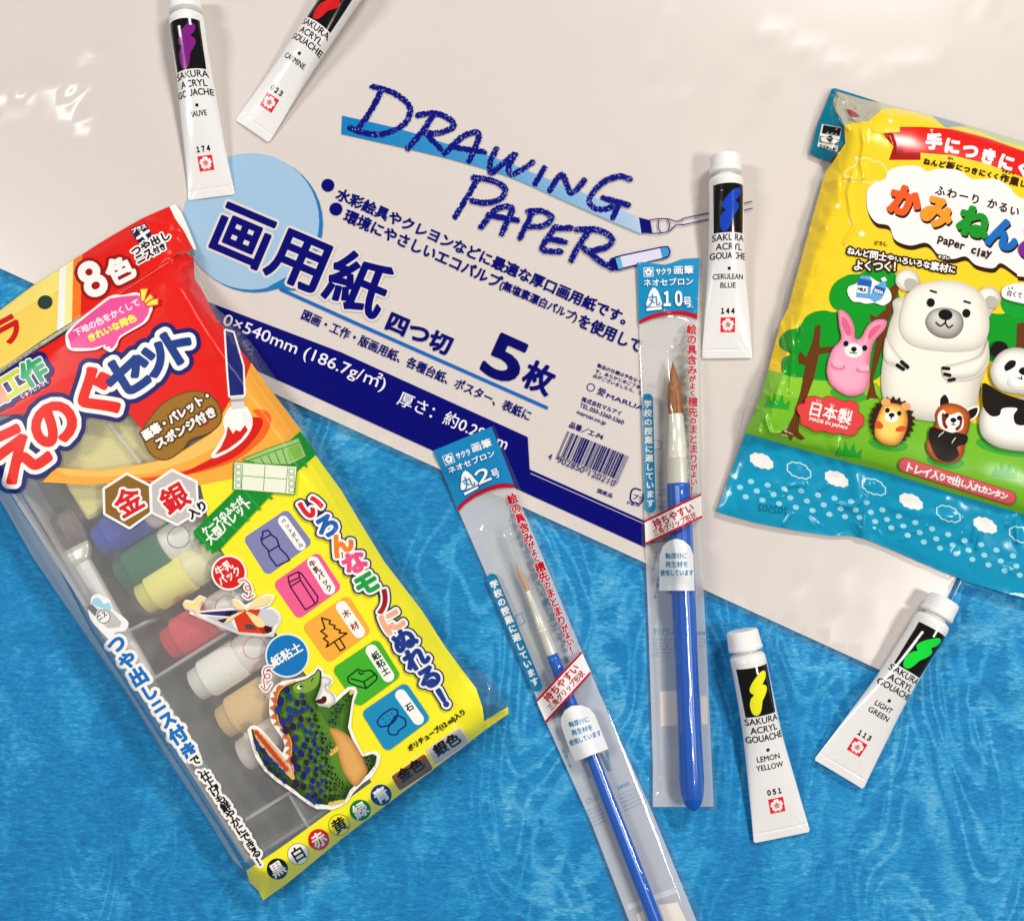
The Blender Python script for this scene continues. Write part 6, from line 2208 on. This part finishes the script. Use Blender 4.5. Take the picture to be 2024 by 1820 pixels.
def build_clay():
    root = thing("paper_clay_bag", P([(1800, 800)], 0)[0].tolist(), "puffy yellow and green bag of paper clay printed with animals, at the right edge", "paper clay")
    F('20')
    top = [tuple(p) for p in X([(850, 520), (912, 522), (1000, 552), (1170, 604), (1360, 655), (1560, 702), (1800, 770), (2024, 838), (2330, 930)])]
    right = [(2150, 1190)]
    F('21')
    bottom = [tuple(p) for p in X([(2290, 1815), (2024, 1722), (1900, 1690), (1700, 1630), (1500, 1550), (1250, 1440), (1100, 1380), (1000, 1355), (870, 1354), (700, 1330), (440, 1280), (200, 1215)])]
    left = [tuple(p) for p in X([(300, 900), (380, 590), (445, 480), (500, 330), (545, 80)])]
    F('20')
    left2 = [tuple(p) for p in X([(600, 1818), (640, 1650), (735, 1370), (815, 1080), (840, 1010), (870, 962), (745, 925), (718, 912), (740, 830), (790, 660)])]
    OUT = np.array(top + [(2160, 960)] + bottom + left + left2, float)
    body = np.concatenate([X([(985, 745), (1180, 655), (1400, 680), (1600, 745), (2024, 872), (2300, 960)]), [(2130, 1090)]])
    F('21')
    body = np.concatenate([body, X([(2024, 1225), (1600, 1100), (1200, 975), (800, 872), (420, 760), (520, 480), (600, 330), (660, 60)])])
    F('20')
    body = np.concatenate([body, X([(700, 1700), (800, 1370), (900, 1080), (960, 900)])])
    g = HGrid(1400, 160, 2190, 1230, 1.5)
    dO = np.clip(-g.signed(OUT, 200), 0, 300)
    dB = g.signed(body, 150)
    inn = np.clip(-dB / 90, 0, 1)
    dBo = np.clip(dB, 0, 200)
    t = np.where(dB < 0, 1, dO / (dO + dBo + 1e-6))
    g.h = .0036 + .0105 * np.clip(t, 0, 1) ** .9 + .0085 * np.sqrt(1 - (1 - inn) ** 2)
    g.h = blur(g.h, 4)
    F('21')
    # the sealed foot waves gently and carries one fold
    ft = g.mask(X([(372, 748), (800, 872), (1200, 976), (2024, 1228), (2500, 1380), (2500, 1900), (1900, 1690), (1250, 1440), (1000, 1356), (870, 1354), (200, 1216)]))
    m = blur(ft.astype(float), 6)
    s = (g.gx - 1400) / 700
    g.h += m * (.0012 * np.sin(s * 11 + .6) + .0016 * np.exp(-((g.gx - (1695 + .15 * (g.gy - 980))) / 16) ** 2))
    g.h += .00016 * g.noise(16, 41) * np.clip(dO / 30, .2, 1) + .0002 * np.abs(g.noise(7, 43)) * m
    edge = np.exp(-((dB + 6) / 26) ** 2)
    g.h += edge * (.00075 * np.abs(g.noise(8, 44)) + .0003 * g.noise(5, 45)) * (g.gx < 1660)
    for pts, w, am in (([(560, 0), (620, 260), (590, 420), (530, 620)], 4, .0010), ([(640, 60), (650, 300), (640, 500)], 4, .0007), ([(480, 620), (520, 740), (640, 770)], 4, .0010), ([(430, 780), (460, 700)], 4, .0009), ([(450, 490), (500, 520)], 4, .0014), ([(390, 590), (440, 600)], 4, .0014), ([(630, 1060), (720, 1050), (700, 1085)], 4, .0010), ([(930, 1170), (1010, 1185), (1088, 1135)], 4, .0012),
                       ([(820, 1080), (860, 1050)], 4, .0010), ([(1070, 1340), (1085, 1200), (1110, 1060)], 6, .0012), ([(900, 1330), (1000, 1200)], 12, .0006), ([(1720, 1380), (1740, 1300)], 4, .0009), ([(1770, 1330), (1745, 1430)], 4, .0010), ([(1930, 1290), (1975, 1240), (1990, 1390)], 6, .0012), ([(1240, 1190), (1420, 1220), (1600, 1250)], 9, .0006), ([(1480, 1520), (1540, 1420), (1700, 1400)], 14, -.0007), ([(600, 1290), (640, 1230)], 4, .0008)):
        g.crease(X(pts), w, am * 1.35)
    F('20')
    for pts, w, am in (([(900, 545), (960, 580), (1040, 640)], 4, .0013), ([(930, 570), (915, 640), (935, 720), (980, 760)], 5, .0016), ([(980, 650), (1010, 690), (1100, 690), (1160, 640)], 5, .0014), ([(1000, 700), (1060, 720)], 4, .0011), ([(1065, 760), (1078, 860), (1060, 960), (1075, 1050)], 5, .0010), ([(870, 960), (940, 860)], 5, .0012), ([(1015, 1020), (980, 1140), (1000, 1280), (1020, 1340), (960, 1440)], 4, .0009), ([(860, 1080), (930, 1050), (1060, 1060)], 5, .0007), ([(745, 1370), (720, 1400)], 6, .0015), ([(800, 1300), (840, 1150)], 6, .0006)):
        g.crease(X(pts), w, am * 1.35)
    # many short crinkles along the left seam, the top and the sealed foot
    r = np.random.RandomState(17)
    F('D')
    for k in range(70):
        if k < 34:
            t = r.rand()
            c = np.array((1585, 330)) * (1 - t) + np.array((1490, 860)) * t + (r.randn() * 12 + 8, 0)
            d_ = np.array((r.randn() * .5, 1.0))
        elif k < 54:
            t = r.rand()
            c = np.array((1440, 960)) * (1 - t) + np.array((2010, 1110)) * t + (0, r.randn() * 22)
            d_ = np.array((r.randn(), r.randn()))
        else:
            t = r.rand()
            c = np.array((1650, 225)) * (1 - t) + np.array((1760, 260)) * t + (r.randn() * 12, r.randn() * 12)
            d_ = np.array((r.randn(), r.randn()))
        d_ = d_ / np.linalg.norm(d_) * (5 + 14 * r.rand())
        n_ = np.array([-d_[1], d_[0]]) * .25 * r.randn()
        g.crease([c - d_, c + n_, c + d_], 1.9 + 1.6 * r.rand(), .00028 + .00035 * r.rand())
    F('20')
    g.h = blur(g.h, .7)
    g.h = np.maximum(g.h, .0036)
    g.done()
    clear = film_mat("clay_bag_film", milk=.07, rough=.07, refl=1.0)
    a = Art(rough=.17, g=.6, block=4, spec=.28)
    a.raw(clear, [OUT], g=2.0, level=0)
    a.clip = OUT
    F('20')
    # folded top with its teal tab and the silvery back of the bag
    a.fill((168, 166, 150), [(888, 530), (912, 524), (1000, 554), (1170, 606), (1180, 655), (1100, 722), (1010, 730), (960, 742), (920, 700), (895, 620)])
    a.fill((176, 188, 150), [(1170, 606), (1360, 657), (1560, 704), (1800, 772), (2024, 840), (2330, 932), (2330, 990), (2024, 880), (1760, 790), (1560, 760), (1400, 690), (1180, 655)])
    a.fill((128, 152, 160), [(1480, 690), (1560, 708), (1680, 745), (1600, 752), (1560, 762)], True)
    a.fill((150, 60, 70), [(975, 650), (1010, 655), (1050, 690), (1000, 690)], True)
    a.fill((14, 112, 138), [(885, 527), (905, 523), (1000, 552), (1120, 590), (1160, 606), (1080, 590), (960, 555), (915, 545), (892, 600), (895, 640), (940, 700), (965, 770), (966, 840), (920, 900), (868, 956), (756, 912), (800, 740), (850, 620)])
    a.fill((20, 128, 152), [(870, 640), (890, 625), (900, 650), (940, 720), (900, 745), (880, 700)], True)
    a.fill((226, 226, 220), [(828, 735), (944, 758), (918, 900), (800, 868)])
    a.fill((22, 24, 22), [(836, 740), (942, 760), (932, 808), (826, 790)])
    a.chars((200, 204, 200), "ワンワ", (862, 790), (910, 800), 20, 192, bold=.6)
    a.fill((60, 64, 62), [(850, 815), (880, 800), (900, 830), (870, 848)])
    a.fill((96, 120, 130), [(816, 805), (930, 828), (924, 862), (810, 842)])
    a.fill((226, 226, 220), [(830, 812), (925, 832), (900, 850), (868, 846), (830, 838)], True)
    a.fill((52, 58, 56), [(850, 818), (895, 822), (878, 848), (868, 840)])
    a.text((24, 24, 24), "4*455", (912, 876), (816, 855), 20, bold=.6)
    clay_art(a)
    sk = skirt(clear, OUT, g, .0005)
    a.build("printed_bag", root, g, dz=7e-5, extra=[sk])


build_clay()
